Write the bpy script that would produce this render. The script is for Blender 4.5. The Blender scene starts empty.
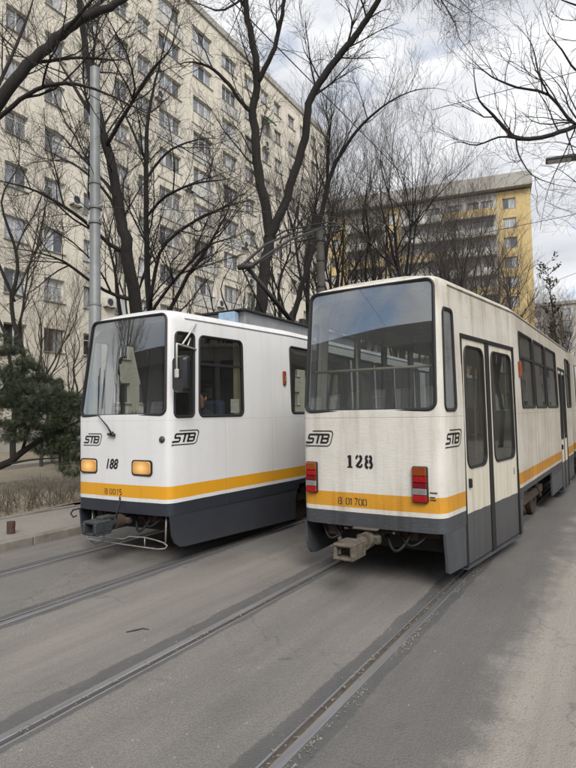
import bpy, bmesh, math, random
import numpy as np
from mathutils import Vector, Matrix

RAD = math.radians
scene = bpy.context.scene
COL = scene.collection

# ------------------------------------------------------------------ camera
CAM_F, CAM_PITCH, CAM_ROLL, CAM_YAW, CAM_H = 561.0, RAD(2.97), RAD(-1.05), RAD(31.51), 1.812
_cy, _sy, _cp, _sp = math.cos(CAM_YAW), math.sin(CAM_YAW), math.cos(CAM_PITCH), math.sin(CAM_PITCH)
CF = Vector((-_sy*_cp, _cy*_cp, _sp)); _r = Vector((_cy, _sy, 0)); _u = _r.cross(CF)
CR = _r*math.cos(CAM_ROLL) + _u*math.sin(CAM_ROLL)
CU = -_r*math.sin(CAM_ROLL) + _u*math.cos(CAM_ROLL)
CP = Vector((0, 0, CAM_H))
cam = bpy.data.cameras.new('camera')
cam_ob = bpy.data.objects.new('camera', cam); COL.objects.link(cam_ob)
m = Matrix((CR, CU, -CF)).transposed().to_4x4(); m.translation = CP
cam_ob.matrix_world = m
cam.sensor_fit = 'HORIZONTAL'; cam.sensor_width = 36; cam.lens = CAM_F/576*36
cam.clip_start = 0.05; cam.clip_end = 4000
scene.camera = cam_ob

def at(px, py, d):
    """a point d metres in front of the camera, on the sight line of photo pixel px,py (for surveying positions)"""
    return CP + (CF + CR*((px-288)/CAM_F) - CU*((py-384)/CAM_F))*d

# ------------------------------------------------------------------ world, sun, exposure
SUN_EL, SUN_AZ = RAD(42), RAD(138)      # azimuth clockwise from +Y
world = bpy.data.worlds.new('World'); scene.world = world; world.use_nodes = True
nt = world.node_tree; nt.nodes.clear()
def wn(t, **k):
    n = nt.nodes.new(t)
    for a, b in k.items(): setattr(n, a, b)
    return n
out = wn('ShaderNodeOutputWorld'); bg = wn('ShaderNodeBackground'); bg.inputs['Strength'].default_value = 0.1
sky = wn('ShaderNodeTexSky', sky_type='NISHITA', sun_disc=False, sun_elevation=SUN_EL, sun_rotation=SUN_AZ)
tc = wn('ShaderNodeTexCoord'); mp = wn('ShaderNodeMapping'); mp.inputs['Scale'].default_value = (1.0, 1.0, 2.4)
mp.inputs['Location'].default_value = (0.35, 0.1, 0.2)
n1 = wn('ShaderNodeTexNoise'); n1.inputs['Scale'].default_value = 2.3; n1.inputs['Detail'].default_value = 8; n1.inputs['Roughness'].default_value = 0.55
n1.inputs['Distortion'].default_value = 0.4
n2 = wn('ShaderNodeTexNoise'); n2.inputs['Scale'].default_value = 3.6; n2.inputs['Detail'].default_value = 6; n2.inputs['Roughness'].default_value = 0.5
r1 = wn('ShaderNodeValToRGB'); r1.color_ramp.elements[0].position = 0.32; r1.color_ramp.elements[1].position = 0.46
r2 = wn('ShaderNodeValToRGB')
r2.color_ramp.elements[0].position = 0.30; r2.color_ramp.elements[0].color = (3.2, 3.33, 3.62, 1)
r2.color_ramp.elements[1].position = 0.66; r2.color_ramp.elements[1].color = (5.7, 5.75, 5.85, 1)
mx = wn('ShaderNodeMixRGB')
L = nt.links.new
L(tc.outputs['Generated'], mp.inputs['Vector']); L(mp.outputs['Vector'], n1.inputs['Vector']); L(mp.outputs['Vector'], n2.inputs['Vector'])
L(n1.outputs['Fac'], r1.inputs['Fac']); L(n2.outputs['Fac'], r2.inputs['Fac'])
L(r1.outputs['Color'], mx.inputs['Fac']); L(sky.outputs['Color'], mx.inputs['Color1']); L(r2.outputs['Color'], mx.inputs['Color2'])
L(mx.outputs['Color'], bg.inputs['Color']); L(bg.outputs['Background'], out.inputs['Surface'])

sun = bpy.data.lights.new('sun', 'SUN'); sun.energy = 1.5; sun.angle = RAD(28); sun.color = (1.0, 0.95, 0.88)
sun_ob = bpy.data.objects.new('sun', sun); COL.objects.link(sun_ob)
sd = Vector((math.sin(SUN_AZ)*math.cos(SUN_EL), math.cos(SUN_AZ)*math.cos(SUN_EL), math.sin(SUN_EL)))
sun_ob.rotation_euler = sd.to_track_quat('Z', 'Y').to_euler()
vs = scene.view_settings
vs.view_transform = 'Standard'; vs.look = 'None'; vs.exposure = 0.95; vs.gamma = 1; vs.use_curve_mapping = False
scene.render.engine = 'CYCLES'
scene.cycles.max_bounces = 5; scene.cycles.transparent_max_bounces = 16; scene.cycles.diffuse_bounces = 3
scene.cycles.glossy_bounces = 3; scene.cycles.use_denoising = True
scene.cycles.caustics_reflective = False; scene.cycles.caustics_refractive = False

# ------------------------------------------------------------------ materials
MATS = {}
class NT:
    def __init__(s, name):
        s.m = bpy.data.materials.new(name); s.m.use_nodes = True
        s.t = s.m.node_tree; s.t.nodes.clear()
        s.o = s.n('ShaderNodeOutputMaterial'); s.b = s.n('ShaderNodeBsdfPrincipled')
        s.l(s.b.outputs[0], s.o.inputs['Surface'])
    def n(s, t, **k):
        x = s.t.nodes.new(t)
        for a, b in k.items():
            if a.startswith('i_'): x.inputs[a[2:].replace('_', ' ')].default_value = b
            else: setattr(x, a, b)
        return x
    def l(s, a, b): s.t.links.new(a, b)
    def coord(s, kind='Object', scale=(1, 1, 1)):
        c = s.n('ShaderNodeTexCoord'); mp = s.n('ShaderNodeMapping'); mp.inputs['Scale'].default_value = scale
        s.l(c.outputs[kind], mp.inputs['Vector']); return mp.outputs['Vector']
    def noise(s, vec, scale, detail=5, rough=0.55, dist=0.0):
        x = s.n('ShaderNodeTexNoise'); x.inputs['Scale'].default_value = scale; x.inputs['Detail'].default_value = detail
        x.inputs['Roughness'].default_value = rough; x.inputs['Distortion'].default_value = dist
        s.l(vec, x.inputs['Vector']); return x.outputs['Fac']
    def ramp(s, fac, stops, interp='LINEAR'):
        r = s.n('ShaderNodeValToRGB'); r.color_ramp.interpolation = interp
        e = r.color_ramp.elements
        while len(e) < len(stops): e.new(0.5)
        for q, (p, c) in zip(e, stops):
            q.position = p; q.color = (c, c, c, 1) if not hasattr(c, '__len__') else (*c[:3], 1)
        s.l(fac, r.inputs['Fac']); return r.outputs['Color']
    def mix(s, fac, a, b, mode='MIX'):
        x = s.n('ShaderNodeMixRGB', blend_type=mode)
        for i, v in ((0, fac), (1, a), (2, b)):
            if hasattr(v, 'links'): s.l(v, x.inputs[i])
            elif i == 0: x.inputs[0].default_value = v
            else: x.inputs[i].default_value = (*v[:3], 1)
        return x.outputs['Color']
    def math(s, op, a, b=0.0, clamp=False):
        x = s.n('ShaderNodeMath', operation=op); x.use_clamp = clamp
        for i, v in ((0, a), (1, b)):
            if hasattr(v, 'links'): s.l(v, x.inputs[i])
            else: x.inputs[i].default_value = v
        return x.outputs[0]
    def xyz(s, vec):
        x = s.n('ShaderNodeSeparateXYZ'); s.l(vec, x.inputs[0]); return x.outputs
    def bump(s, h, strength=0.3, dist=0.01):
        b = s.n('ShaderNodeBump'); b.inputs['Strength'].default_value = strength; b.inputs['Distance'].default_value = dist
        s.l(h, b.inputs['Height']); s.l(b.outputs[0], s.b.inputs['Normal'])
    def base(s, c):
        if hasattr(c, 'links'): s.l(c, s.b.inputs['Base Color'])
        else: s.b.inputs['Base Color'].default_value = (*c[:3], 1)
    def rough(s, r):
        if hasattr(r, 'links'): s.l(r, s.b.inputs['Roughness'])
        else: s.b.inputs['Roughness'].default_value = r

def simple(name, c, rough=0.6, metal=0.0, var=0.25, scale=8.0, c2=None, bump=0.0, bscale=None, coord='Object', stretch=(1, 1, 1), emit=0, rvar=False):
    """plain paint, rubber, steel ...: two close tones mixed by noise, with fine relief"""
    n = NT(name); v = n.coord(coord, stretch)
    f = n.ramp(n.noise(v, scale, 6, 0.6), [(0.3, 0), (0.7, 1)])
    c2 = c2 or tuple(x*(1-var) for x in c)
    n.base(n.mix(f, c, c2)); n.rough(rough); n.b.inputs['Metallic'].default_value = metal
    if bump: n.bump(n.noise(v, bscale or scale*6, 4, 0.6), bump, 0.01)
    if emit:
        n.b.inputs['Emission Color'].default_value = (*c, 1); n.b.inputs['Emission Strength'].default_value = emit
    MATS[name] = n.m; return n.m

def glass(name, tint, f0, dust=0.0, dustcol=(0.35, 0.36, 0.36), rough=0.0):
    n = NT(name); v = n.coord()
    tr = n.n('ShaderNodeBsdfTransparent'); tr.inputs[0].default_value = (*tint, 1)
    gl = n.n('ShaderNodeBsdfGlossy'); gl.inputs['Roughness'].default_value = rough
    df = n.n('ShaderNodeBsdfDiffuse'); df.inputs[0].default_value = (*dustcol, 1)
    ge = n.n('ShaderNodeNewGeometry'); dt = n.n('ShaderNodeVectorMath', operation='DOT_PRODUCT')
    n.l(ge.outputs['Normal'], dt.inputs[0]); n.l(ge.outputs['Incoming'], dt.inputs[1])
    k5 = n.math('POWER', n.math('SUBTRACT', 1.0, n.math('ABSOLUTE', dt.outputs['Value']), True), 5.0)
    fres = n.math('ADD', n.math('MULTIPLY', k5, 1-f0), f0)      # Schlick, the same from both sides of the sheet
    m1 = n.n('ShaderNodeMixShader'); m2 = n.n('ShaderNodeMixShader')
    d = n.math('MULTIPLY', n.ramp(n.noise(v, 2.5, 7, 0.65), [(0.25, 0.45), (0.75, 1.0)]), dust)
    n.l(d, m1.inputs[0]); n.l(tr.outputs[0], m1.inputs[1]); n.l(df.outputs[0], m1.inputs[2])
    n.l(fres, m2.inputs[0]); n.l(m1.outputs[0], m2.inputs[1]); n.l(gl.outputs[0], m2.inputs[2])
    # very slight waviness of the sheet
    b = n.n('ShaderNodeBump'); b.inputs['Strength'].default_value = 0.02; b.inputs['Distance'].default_value = 0.02
    n.l(n.noise(v, 1.6, 1), b.inputs['Height']); n.l(b.outputs[0], gl.inputs['Normal'])
    n.l(m2.outputs[0], n.o.inputs['Surface']); n.t.nodes.remove(n.b)
    MATS[name] = n.m; return n.m

def tram_paint(name, white, yellow, grey, dirt, dirtcol, crack, roughness):
    n = NT(name); v = n.coord(); z = n.xyz(v)[2]; y = n.xyz(v)[1]
    wob = n.math('MULTIPLY', n.math('SUBTRACT', n.noise(v, 3.0, 2), 0.5), 0.008)
    zz = n.math('DIVIDE', n.math('ADD', z, wob), 4.0)
    band = n.ramp(zz, [(0, grey), (0.735/4, white), (0.795/4, yellow), (0.938/4, white)], 'CONSTANT')
    # drips and grime running down, more towards the bottom and under the gutter
    vs_ = n.coord('Object', (9, 9, 0.7)); streak = n.ramp(n.noise(vs_, 1.0, 6, 0.65), [(0.47, 0), (0.66, 1)])
    cloud = n.ramp(n.noise(v, 1.3, 7, 0.62), [(0.35, 0), (0.75, 1)])
    fine = n.ramp(n.noise(v, 26, 5, 0.7), [(0.55, 0), (0.78, 1)])
    d = n.math('ADD', n.math('MULTIPLY', streak, 0.5), n.math('MULTIPLY', cloud, 0.5))
    d = n.math('ADD', d, n.math('MULTIPLY', fine, 0.25))
    low = n.ramp(zz, [(0.15, 1.0), (0.28, 0.6), (0.45, 0.8), (0.70, 0.65), (0.765, 1.35)])
    d = n.math('MULTIPLY', n.math('MULTIPLY', d, low), dirt)
    if dirt > 0.3:      # more road film on the long side, with some of its shade painted in
        yy = n.ramp(n.math('DIVIDE', y, 10.0), [(0.014, 0), (0.024, .5), (0.255, .55), (0.29, 1)])
        d = n.math('ADD', d, n.math('MULTIPLY', yy, n.math('MULTIPLY', n.ramp(n.noise(n.coord('Object', (1, .8, 3)), 1.2, 6, .6), [(.2, .5), (.8, 1)]), 0.60)))
    d = n.math('MINIMUM', d, 0.8)
    c = n.mix(d, band, n.mix(1.0, band, dirtcol, 'MULTIPLY'))
    if crack:           # rust freckles and chipped edges
        ru = n.ramp(n.noise(v, 9.0, 8, 0.75), [(0.655, 0), (0.70, 1)])
        wv = n.ramp(n.noise(n.coord('Object', (1.2, 1.2, 9)), 7.0, 6, .7), [(.40, 1), (.425, .0)])
        c = n.mix(n.math('MULTIPLY', wv, .10), c, (0.36, 0.31, 0.25))
        c = n.mix(n.math('MULTIPLY', ru, 0.55), c, (0.16, 0.075, 0.035))
    n.base(c); n.rough(roughness); n.b.inputs['Specular IOR Level'].default_value = 0.4
    sm = n.math('ABSOLUTE', n.math('SUBTRACT', n.math('FRACT', n.math('DIVIDE', n.math('SUBTRACT', y, .50), 1.06)), .5))
    seam = n.math('MULTIPLY', n.ramp(sm, [(.003, 1), (.006, 0)]), n.ramp(n.math('DIVIDE', y, 10.0), [(.06, 0), (.065, 1)]))
    hz = n.ramp(n.math('ABSOLUTE', n.math('SUBTRACT', z, 1.745)), [(.002, .8), (.005, 0)])
    seam = n.math('MAXIMUM', seam, hz)
    c = n.mix(n.math('MULTIPLY', seam, .38 if crack else .16), c, (0.12, 0.105, 0.09)); n.base(c)
    h = n.noise(n.coord('Object', (2.2, 2.2, 14)), 6.0, 5, 0.6)
    h = n.math('ADD', h, n.math('MULTIPLY', n.noise(v, 1.1, 3, .5), 5.0 if crack else 9.0)); h = n.math('SUBTRACT', h, n.math('MULTIPLY', seam, 1.2))
    n.bump(h, 0.6 if crack else 0.35, 0.004 if crack else 0.004)
    MATS[name] = n.m; return n.m

tram_paint('paint_clean', (0.73, 0.735, 0.74), (0.74, 0.36, 0.025), (0.034, 0.038, 0.050), 0.26, (0.50, 0.47, 0.42), False, 0.32)
tram_paint('paint_worn', (0.70, 0.685, 0.635), (0.66, 0.32, 0.03), (0.066, 0.072, 0.084), 0.85, (0.47, 0.41, 0.335), True, 0.5)
simple('door_cream', (0.62, 0.58, 0.47), 0.5, var=0.22, scale=5, stretch=(4, 4, 0.8), bump=.1)
simple('door_grey', (0.125, 0.13, 0.14), 0.55, var=0.3, scale=6)
simple('skirt_dark', (0.034, 0.038, 0.050), 0.4, c2=(0.046, 0.048, 0.056), scale=3)
simple('skirt_grey', (0.075, 0.08, 0.09), 0.55, c2=(0.05, 0.053, 0.058), scale=5, bump=.1)
simple('rubber', (0.012, 0.012, 0.013), 0.55, scale=10)
simple('under_black', (0.012, 0.011, 0.011), 0.85, scale=6, c2=(0.03, 0.026, 0.022))
simple('rust', (0.07, 0.044, 0.03), 0.85, c2=(0.035, 0.025, 0.02), scale=14, bump=.3)
simple('coupler_pale', (0.15, 0.13, 0.10), 0.8, c2=(0.045, 0.038, 0.03), scale=12, bump=.3)
simple('coupler_dark', (0.045, 0.055, 0.06), 0.6, c2=(0.02, 0.024, 0.028), scale=12, bump=.3)
simple('bar_metal', (0.36, 0.35, 0.33), 0.5, 0.3, c2=(0.2, .17, .14), scale=12)
simple('mirror_white', (0.62, 0.60, 0.56), 0.45, var=.2)
simple('black_plastic', (0.015, 0.016, 0.018), 0.35)
simple('decal_black', (0.012, 0.012, 0.014), 0.5)
simple('decal_faded', (0.05, 0.045, 0.035), 0.6)
simple('lens_amber', (0.32, 0.07, 0.012), 0.15, var=.35, scale=60)
simple('lens_red', (0.25, 0.007, 0.012), 0.12, var=.5, scale=45)
simple('lens_red_lit', (0.45, 0.010, 0.015), 0.12, var=.45, scale=30)
simple('lens_clear', (0.34, 0.32, 0.32), 0.15, var=.5, scale=70)
n = NT('lamp_amber'); v = n.coord(); q3 = n.xyz(v)      # lit bulb behind a ribbed yellow lens
rr_ = n.math('SQRT', n.math('ADD', n.math('POWER', n.math('ABSOLUTE', q3[0]), 2.0), n.math('MULTIPLY', n.math('POWER', n.math('ABSOLUTE', q3[2]), 2.0), 2.0)))
hot = n.ramp(rr_, [(.0, 1.0), (.05, .6), (.14, .12)]); n.base((0.55, 0.27, 0.07)); n.rough(.1)
n.b.inputs['Emission Color'].default_value = (1.0, .62, .25, 1); n.l(n.math('MULTIPLY', hot, .42), n.b.inputs['Emission Strength'])
wv_ = n.n('ShaderNodeTexWave'); wv_.inputs['Scale'].default_value = 22; n.l(v, wv_.inputs['Vector']); n.bump(wv_.outputs['Fac'], .5, .006); MATS['lamp_amber'] = n.m
simple('orange_marker', (0.26, 0.06, 0.02), 0.25, var=.3, scale=20)
simple('interior_wall', (0.6, 0.6, 0.56), 0.6, var=.15)
simple('interior_floor', (0.14, 0.13, 0.12), 0.8)
simple('seat_blue', (0.025, 0.04, 0.085), 0.7, var=.3, scale=12)
simple('seat_plastic', (0.30, 0.31, 0.30), 0.45)
simple('grab_rail', (0.42, 0.36, 0.27), 0.4, var=.2)
simple('cab_dash', (0.03, 0.03, 0.032), 0.6)
simple('curtain_beige', (0.38, 0.36, 0.27), 0.9, var=.2, scale=5)
simple('paper', (0.6, 0.62, 0.6), 0.8, var=.5, scale=40)
simple('roof_grey', (0.26, 0.27, 0.28), 0.6, var=.3, scale=4, bump=.1)
simple('roof_dark', (0.035, 0.035, 0.037), 0.7)
simple('box_blue', (0.30, 0.42, 0.55), 0.5)
simple('pantograph_metal', (0.045, 0.042, 0.04), 0.55, .2, var=.4, scale=10)
simple('bellows', (0.02, 0.02, 0.02), 0.8)
simple('jacket_navy', (0.02, 0.026, 0.045), 0.85, var=.3)
simple('skin', (0.45, 0.25, 0.17), 0.55, var=.12)
simple('hair_dark', (0.02, 0.014, 0.01), 0.7)
simple('steel_rail', (0.42, 0.43, 0.45), 0.42, .75, c2=(0.30, 0.29, 0.29), scale=30, stretch=(1, .05, 1))
simple('rail_groove', (0.085, 0.066, 0.052), 0.9, scale=20, c2=(.12, .10, .08))
simple('kerb_stone', (0.25, 0.235, 0.21), 0.85, c2=(0.14, 0.125, 0.105), scale=4, bump=.4)
simple('pole_metal', (0.25, 0.265, 0.27), 0.55, .25, c2=(0.19, 0.2, 0.2), scale=5, bump=.1)
simple('pole_concrete', (0.085, 0.078, 0.07), 0.85, c2=(0.05, .045, .04), scale=6, bump=.2)
simple('wire', (0.02, 0.02, 0.02), 0.6)
simple('lamp_grey', (0.055, 0.058, 0.06), 0.5)
simple('stub_rust', (0.11, 0.06, 0.04), 0.85, c2=(0.06, 0.04, 0.03), scale=25, bump=.4)
simple('bark', (0.024, 0.020, 0.018), 0.9, c2=(0.009, 0.008, 0.007), scale=9, stretch=(3, 3, .6), bump=.8, bscale=25)
simple('bark_pale', (0.06, 0.052, 0.044), 0.9, c2=(0.03, 0.026, 0.022), scale=9, bump=.3)
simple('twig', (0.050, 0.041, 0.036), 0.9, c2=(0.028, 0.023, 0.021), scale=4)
simple('twig_far', (0.085, 0.072, 0.064), 0.9, c2=(0.055, 0.047, 0.042), scale=4)  # lightened for distance, haze put into the twig colour
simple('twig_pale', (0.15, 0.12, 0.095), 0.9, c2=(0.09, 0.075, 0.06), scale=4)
simple('dry_leaf', (0.10, 0.075, 0.035), 0.8, c2=(0.05, 0.05, 0.02), scale=3)
simple('window_frame_white', (0.72, 0.72, 0.70), 0.45, var=.1)
simple('window_frame_brown', (0.14, 0.10, 0.075), 0.6)
simple('sill', (0.45, 0.43, 0.39), 0.8, var=.25, scale=5)
simple('air_unit', (0.66, 0.66, 0.62), 0.5, var=.15)
simple('air_grille', (0.05, 0.05, 0.05), 0.7)
simple('awning_green', (0.03, 0.16, 0.06), 0.8)
simple('parapet', (0.42, 0.40, 0.36), 0.85, var=.2, scale=2)
simple('rail_panel', (0.62, 0.61, 0.57), 0.8, var=.15, scale=1.5)
simple('dark_wall', (0.10, 0.095, 0.09), 0.85, var=.25, scale=1.0)

glass('glass_front', (0.92, 0.94, 0.93), .17, 0.03)
glass('glass_rear', (0.92, 0.95, 0.96), .19, 0.09)
glass('glass_side', (0.84, 0.86, 0.85), .05, 0.03)
glass('glass_cab', (0.88, 0.88, 0.86), .045, 0.01)
glass('glass_door', (0.78, 0.80, 0.77), .05, 0.07, (0.30, 0.29, 0.26))
glass('glass_small', (0.7, 0.72, 0.72), .06, 0.40, (0.50, 0.52, 0.52))

def needle_mat():
    n = NT('needles'); v = n.coord()
    f = n.ramp(n.noise(v, 2.2, 4, 0.6), [(0.3, 0), (0.7, 1)])
    oi = n.n('ShaderNodeNewGeometry')
    c = n.mix(f, (0.024, 0.036, 0.018), (0.055, 0.070, 0.034))
    c = n.mix(n.ramp(oi.outputs['Random Per Island'], [(0.55, 0), (1.0, .55)]), c, (0.075, 0.085, 0.05))
    n.base(c); n.rough(0.6); MATS['needles'] = n.m
needle_mat()

def window_glass_mat():
    n = NT('house_glass'); oi = n.n('ShaderNodeObjectInfo')
    c = n.ramp(oi.outputs['Random'], [(0, (0.02, 0.022, 0.025)), (0.25, (0.06, 0.06, 0.062)), (0.42, (0.16, 0.16, 0.16)), (0.6, (0.42, 0.43, 0.45)), (1.0, (0.62, 0.63, 0.65))], 'LINEAR')
    v = n.coord('Object', (7, 7, .6)); fold = n.ramp(n.noise(v, 2.0, 2), [(0.3, .55), (.7, 1)])
    n.base(n.mix(1.0, c, fold, 'MULTIPLY')); n.rough(0.04); n.b.inputs['IOR'].default_value = 2.3
    n.bump(n.noise(n.coord(), 1.2, 1), 0.06, 0.05)
    MATS['house_glass'] = n.m
window_glass_mat()

def facade_mat(name, c1, c2, tile):
    n = NT(name); v = n.coord('Object')
    s = n.xyz(v); cmb = n.n('ShaderNodeCombineXYZ'); n.l(s[0], cmb.inputs[0]); n.l(s[2], cmb.inputs[1])
    blot = n.ramp(n.noise(n.coord('Object', (1, 1, .35)), 0.45, 7, 0.65), [(0.3, 0), (0.72, 1)])
    stain = n.ramp(n.noise(n.coord('Object', (1.6, 1.6, .12)), 1.4, 5, .6), [(0.5, 0), (0.75, 1)])
    c = n.mix(blot, c1, c2)
    c = n.mix(n.math('MULTIPLY', stain, 0.35), c, tuple(x*.5 for x in c2))
    if tile:
        b = n.n('ShaderNodeTexBrick'); n.l(cmb.outputs[0], b.inputs['Vector'])
        b.inputs['Scale'].default_value = 1.0; b.inputs['Mortar Size'].default_value = 0.012
        b.inputs['Brick Width'].default_value = 0.9; b.inputs['Row Height'].default_value = 0.34
        b.inputs['Color1'].default_value = (1, 1, 1, 1); b.inputs['Color2'].default_value = (.94, .94, .93, 1); b.inputs['Mortar'].default_value = (.80, .79, .77, 1)
        c = n.mix(1.0, c, b.outputs['Color'], 'MULTIPLY')
    n.base(c); n.rough(0.88); n.bump(n.noise(v, 12, 4), 0.15, 0.01)
    MATS[name] = n.m
facade_mat('facade_tan', (0.78, 0.73, 0.625), (0.68, 0.64, 0.55), True)
facade_mat('facade_yellow', (0.62, 0.47, 0.225), (0.53, 0.405, 0.20), False)
facade_mat('facade_white', (0.52, 0.50, 0.46), (0.40, 0.385, 0.36), False)
facade_mat('facade_offscreen_right', (0.36, 0.33, 0.29), (0.28, 0.26, 0.23), False)
facade_mat('facade_back', (0.13, 0.125, 0.12), (0.09, 0.088, 0.085), False)

RAIL_X = [-2.389+.7175, -2.389-.7175, -5.584+.7175, -5.584-.7175]
def wrp(n, v, sc, amt):
    a = n.n('ShaderNodeTexNoise'); a.inputs['Scale'].default_value = sc; a.inputs['Detail'].default_value = 5; n.l(v, a.inputs['Vector'])
    m_ = n.n('ShaderNodeVectorMath', operation='SCALE'); n.l(a.outputs['Color'], m_.inputs[0]); m_.inputs['Scale'].default_value = amt
    b = n.n('ShaderNodeVectorMath', operation='ADD'); n.l(v, b.inputs[0]); n.l(m_.outputs[0], b.inputs[1]); return b.outputs[0]
def asphalt_mat():
    n = NT('asphalt'); v = n.coord('Object'); s = n.xyz(v)
    big = n.ramp(n.noise(v, 0.55, 6, 0.6), [(0.3, 0), (0.7, 1)])
    mid = n.ramp(n.noise(n.coord('Object', (1, .35, 1)), 2.2, 7, 0.65), [(0.32, 0), (0.72, 1)])
    c = n.mix(big, (0.155, 0.146, 0.136), (0.212, 0.198, 0.182))
    c = n.mix(n.math('MULTIPLY', mid, 0.65), c, (0.27, 0.25, 0.225))
    # aggregate: coarse and fine grains
    vo = n.n('ShaderNodeTexVoronoi'); vo.inputs['Scale'].default_value = 95; n.l(v, vo.inputs['Vector'])
    gr = n.ramp(vo.outputs['Distance'], [(0.12, 1.3), (0.6, 0.78)])
    c = n.mix(0.75, c, gr, 'MULTIPLY')
    fine = n.ramp(n.noise(v, 160, 3, .7), [(0.3, .72), (0.7, 1.28)])
    c = n.mix(0.85, c, fine, 'MULTIPLY')
    # pale chips and crumbs pressed into the surface
    v2 = n.n('ShaderNodeTexVoronoi'); v2.inputs['Scale'].default_value = 9; n.l(v, v2.inputs['Vector'])
    ch = n.ramp(v2.outputs['Distance'], [(0.05, 1), (0.085, 0)])
    vc = n.n('ShaderNodeSeparateColor'); n.l(v2.outputs['Color'], vc.inputs[0])
    ch = n.math('MULTIPLY', ch, n.ramp(vc.outputs[0], [(0.6, 0), (0.62, 1)], 'CONSTANT'))
    c = n.mix(n.math('MULTIPLY', ch, .7), c, (0.42, 0.40, 0.36))
    # pale dusty strip down the middle between the tracks and at the edge of the roadway
    edge = n.math('ADD', s[0], n.math('MULTIPLY', n.math('SUBTRACT', n.noise(v, 1.3, 8, .68), .5), 0.9))
    gnoise = n.math('MULTIPLY', n.math('SUBTRACT', n.noise(v, 22, 6, .8), .5), .55)
    dust = n.ramp(n.math('ADD', n.math('MULTIPLY', n.math('ADD', edge, gnoise), .25), .5), [((-.90*.25+.5), 0), ((-.66*.25+.5), 1)])
    c = n.mix(n.math('MULTIPLY', dust, .75), c, n.mix(fine, (0.265, 0.24, 0.212), (0.36, 0.328, 0.288)))
    md = n.math('ABSOLUTE', n.math('ADD', edge, 3.95))
    c = n.mix(n.math('MULTIPLY', n.ramp(md, [(.25, 1), (.75, 0)]), .38), c, (0.30, 0.272, 0.238))
    # tyre-polished and stained strips running with the traffic, darker repair patches, oil drips
    trk = n.ramp(n.noise(n.coord('Object', (2.6, .10, 1)), 1.6, 6, .6), [(.40, 0), (.66, 1)])
    c = n.mix(n.math('MULTIPLY', trk, .42), c, (0.115, 0.112, 0.108))
    pv = n.n('ShaderNodeTexVoronoi'); pv.inputs['Scale'].default_value = .42; n.l(wrp(n, v, 1.1, .55), pv.inputs['Vector'])
    pc = n.n('ShaderNodeSeparateColor'); n.l(pv.outputs['Color'], pc.inputs[0])
    c = n.mix(n.math('MULTIPLY', n.ramp(pc.outputs[1], [(.62, 0), (.64, 1)], 'CONSTANT'), .30), c, (0.13, 0.128, 0.126))
    oil = n.math('MULTIPLY', n.ramp(n.noise(v, 5.5, 5, .6), [(.63, 0), (.70, 1)]), n.ramp(n.noise(v, .9, 3, .5), [(.48, 0), (.6, 1)]))
    c = n.mix(n.math('MULTIPLY', oil, .5), c, (0.06, 0.058, 0.056))
    # tram's shade painted into the asphalt as a dark strip beside the right track
    shade_strip = n.math('ABSOLUTE', n.math('ADD', edge, 1.22))
    c = n.mix(n.math('MULTIPLY', n.ramp(shade_strip, [(.25, 1), (.42, 0)]), .42), c, (0.085, 0.084, 0.086))
    # bitumen-filled joints along the rails
    jn = None
    wob = n.math('MULTIPLY', n.math('SUBTRACT', n.noise(n.coord('Object', (1, .6, 1)), 2.3, 6, .7), .5), 0.16)
    for i, x in enumerate(RAIL_X):
        o = -0.05 if i in (1, 3) else 0.0
        a = n.math('ABSOLUTE', n.math('ADD', n.math('SUBTRACT', s[0], x+o), wob))
        r = n.ramp(a, [(.150, 1), (.165, 0)])
        jn = r if jn is None else n.math('MAXIMUM', jn, r)
    c = n.mix(n.math('MULTIPLY', jn, .82), c, n.mix(mid, (0.066, 0.068, 0.071), (0.115, 0.115, 0.114)))
    # hairline cracks
    cv = n.n('ShaderNodeTexVoronoi', feature='DISTANCE_TO_EDGE'); cv.inputs['Scale'].default_value = 0.55
    wv = n.n('ShaderNodeVectorMath', operation='ADD'); n.l(v, wv.inputs[0])
    nn = n.n('ShaderNodeTexNoise'); nn.inputs['Scale'].default_value = 2.5; nn.inputs['Detail'].default_value = 6; n.l(v, nn.inputs['Vector'])
    n.l(nn.outputs['Color'], wv.inputs[1]); n.l(wv.outputs[0], cv.inputs['Vector'])
    cr = n.math('MULTIPLY', n.ramp(cv.outputs['Distance'], [(.002, 1), (.009, 0)]), n.ramp(n.noise(v, .5, 3), [(.42, 0), (.52, 1)]))
    c = n.mix(n.math('MULTIPLY', cr, .32), c, (0.04, 0.038, 0.036))
    n.base(c); n.rough(n.ramp(mid, [(0, .72), (1, .9)]))
    h = n.math('ADD', n.math('MULTIPLY', vo.outputs['Distance'], -.5), n.math('MULTIPLY', n.noise(v, 40, 5, .7), .8))
    n.bump(h, 0.8, 0.010)
    MATS['asphalt'] = n.m
asphalt_mat()

def ground_mat(name, c1, c2, c3, sc, bump=.5):
    n = NT(name); v = n.coord('Object')
    a = n.ramp(n.noise(v, sc, 7, .65), [(.32, 0), (.68, 1)]); b = n.ramp(n.noise(v, sc*14, 5, .7), [(.35, 0), (.7, 1)])
    c = n.mix(a, c1, c2); c = n.mix(n.math('MULTIPLY', b, .6), c, c3)
    n.base(c); n.rough(.92); n.bump(n.noise(v, sc*22, 6, .7), bump, .02); MATS[name] = n.m
ground_mat('dirt', (0.21, 0.18, 0.135), (0.29, 0.25, 0.19), (0.14, 0.12, 0.085), .8)
ground_mat('footway_asphalt', (0.235, 0.215, 0.195), (0.285, 0.262, 0.235), (0.17, 0.155, 0.14), 1.2, .3)
ground_mat('footpath', (0.23, 0.215, 0.19), (0.27, 0.25, 0.225), (0.17, 0.155, 0.14), 1.2, .3)
simple('dry_grass', (0.20, 0.155, 0.085), 0.9, c2=(0.13, 0.105, 0.06), scale=2)
simple('straw', (0.33, 0.30, 0.25), 0.9, c2=(0.18, 0.16, 0.13), scale=9)

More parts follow.
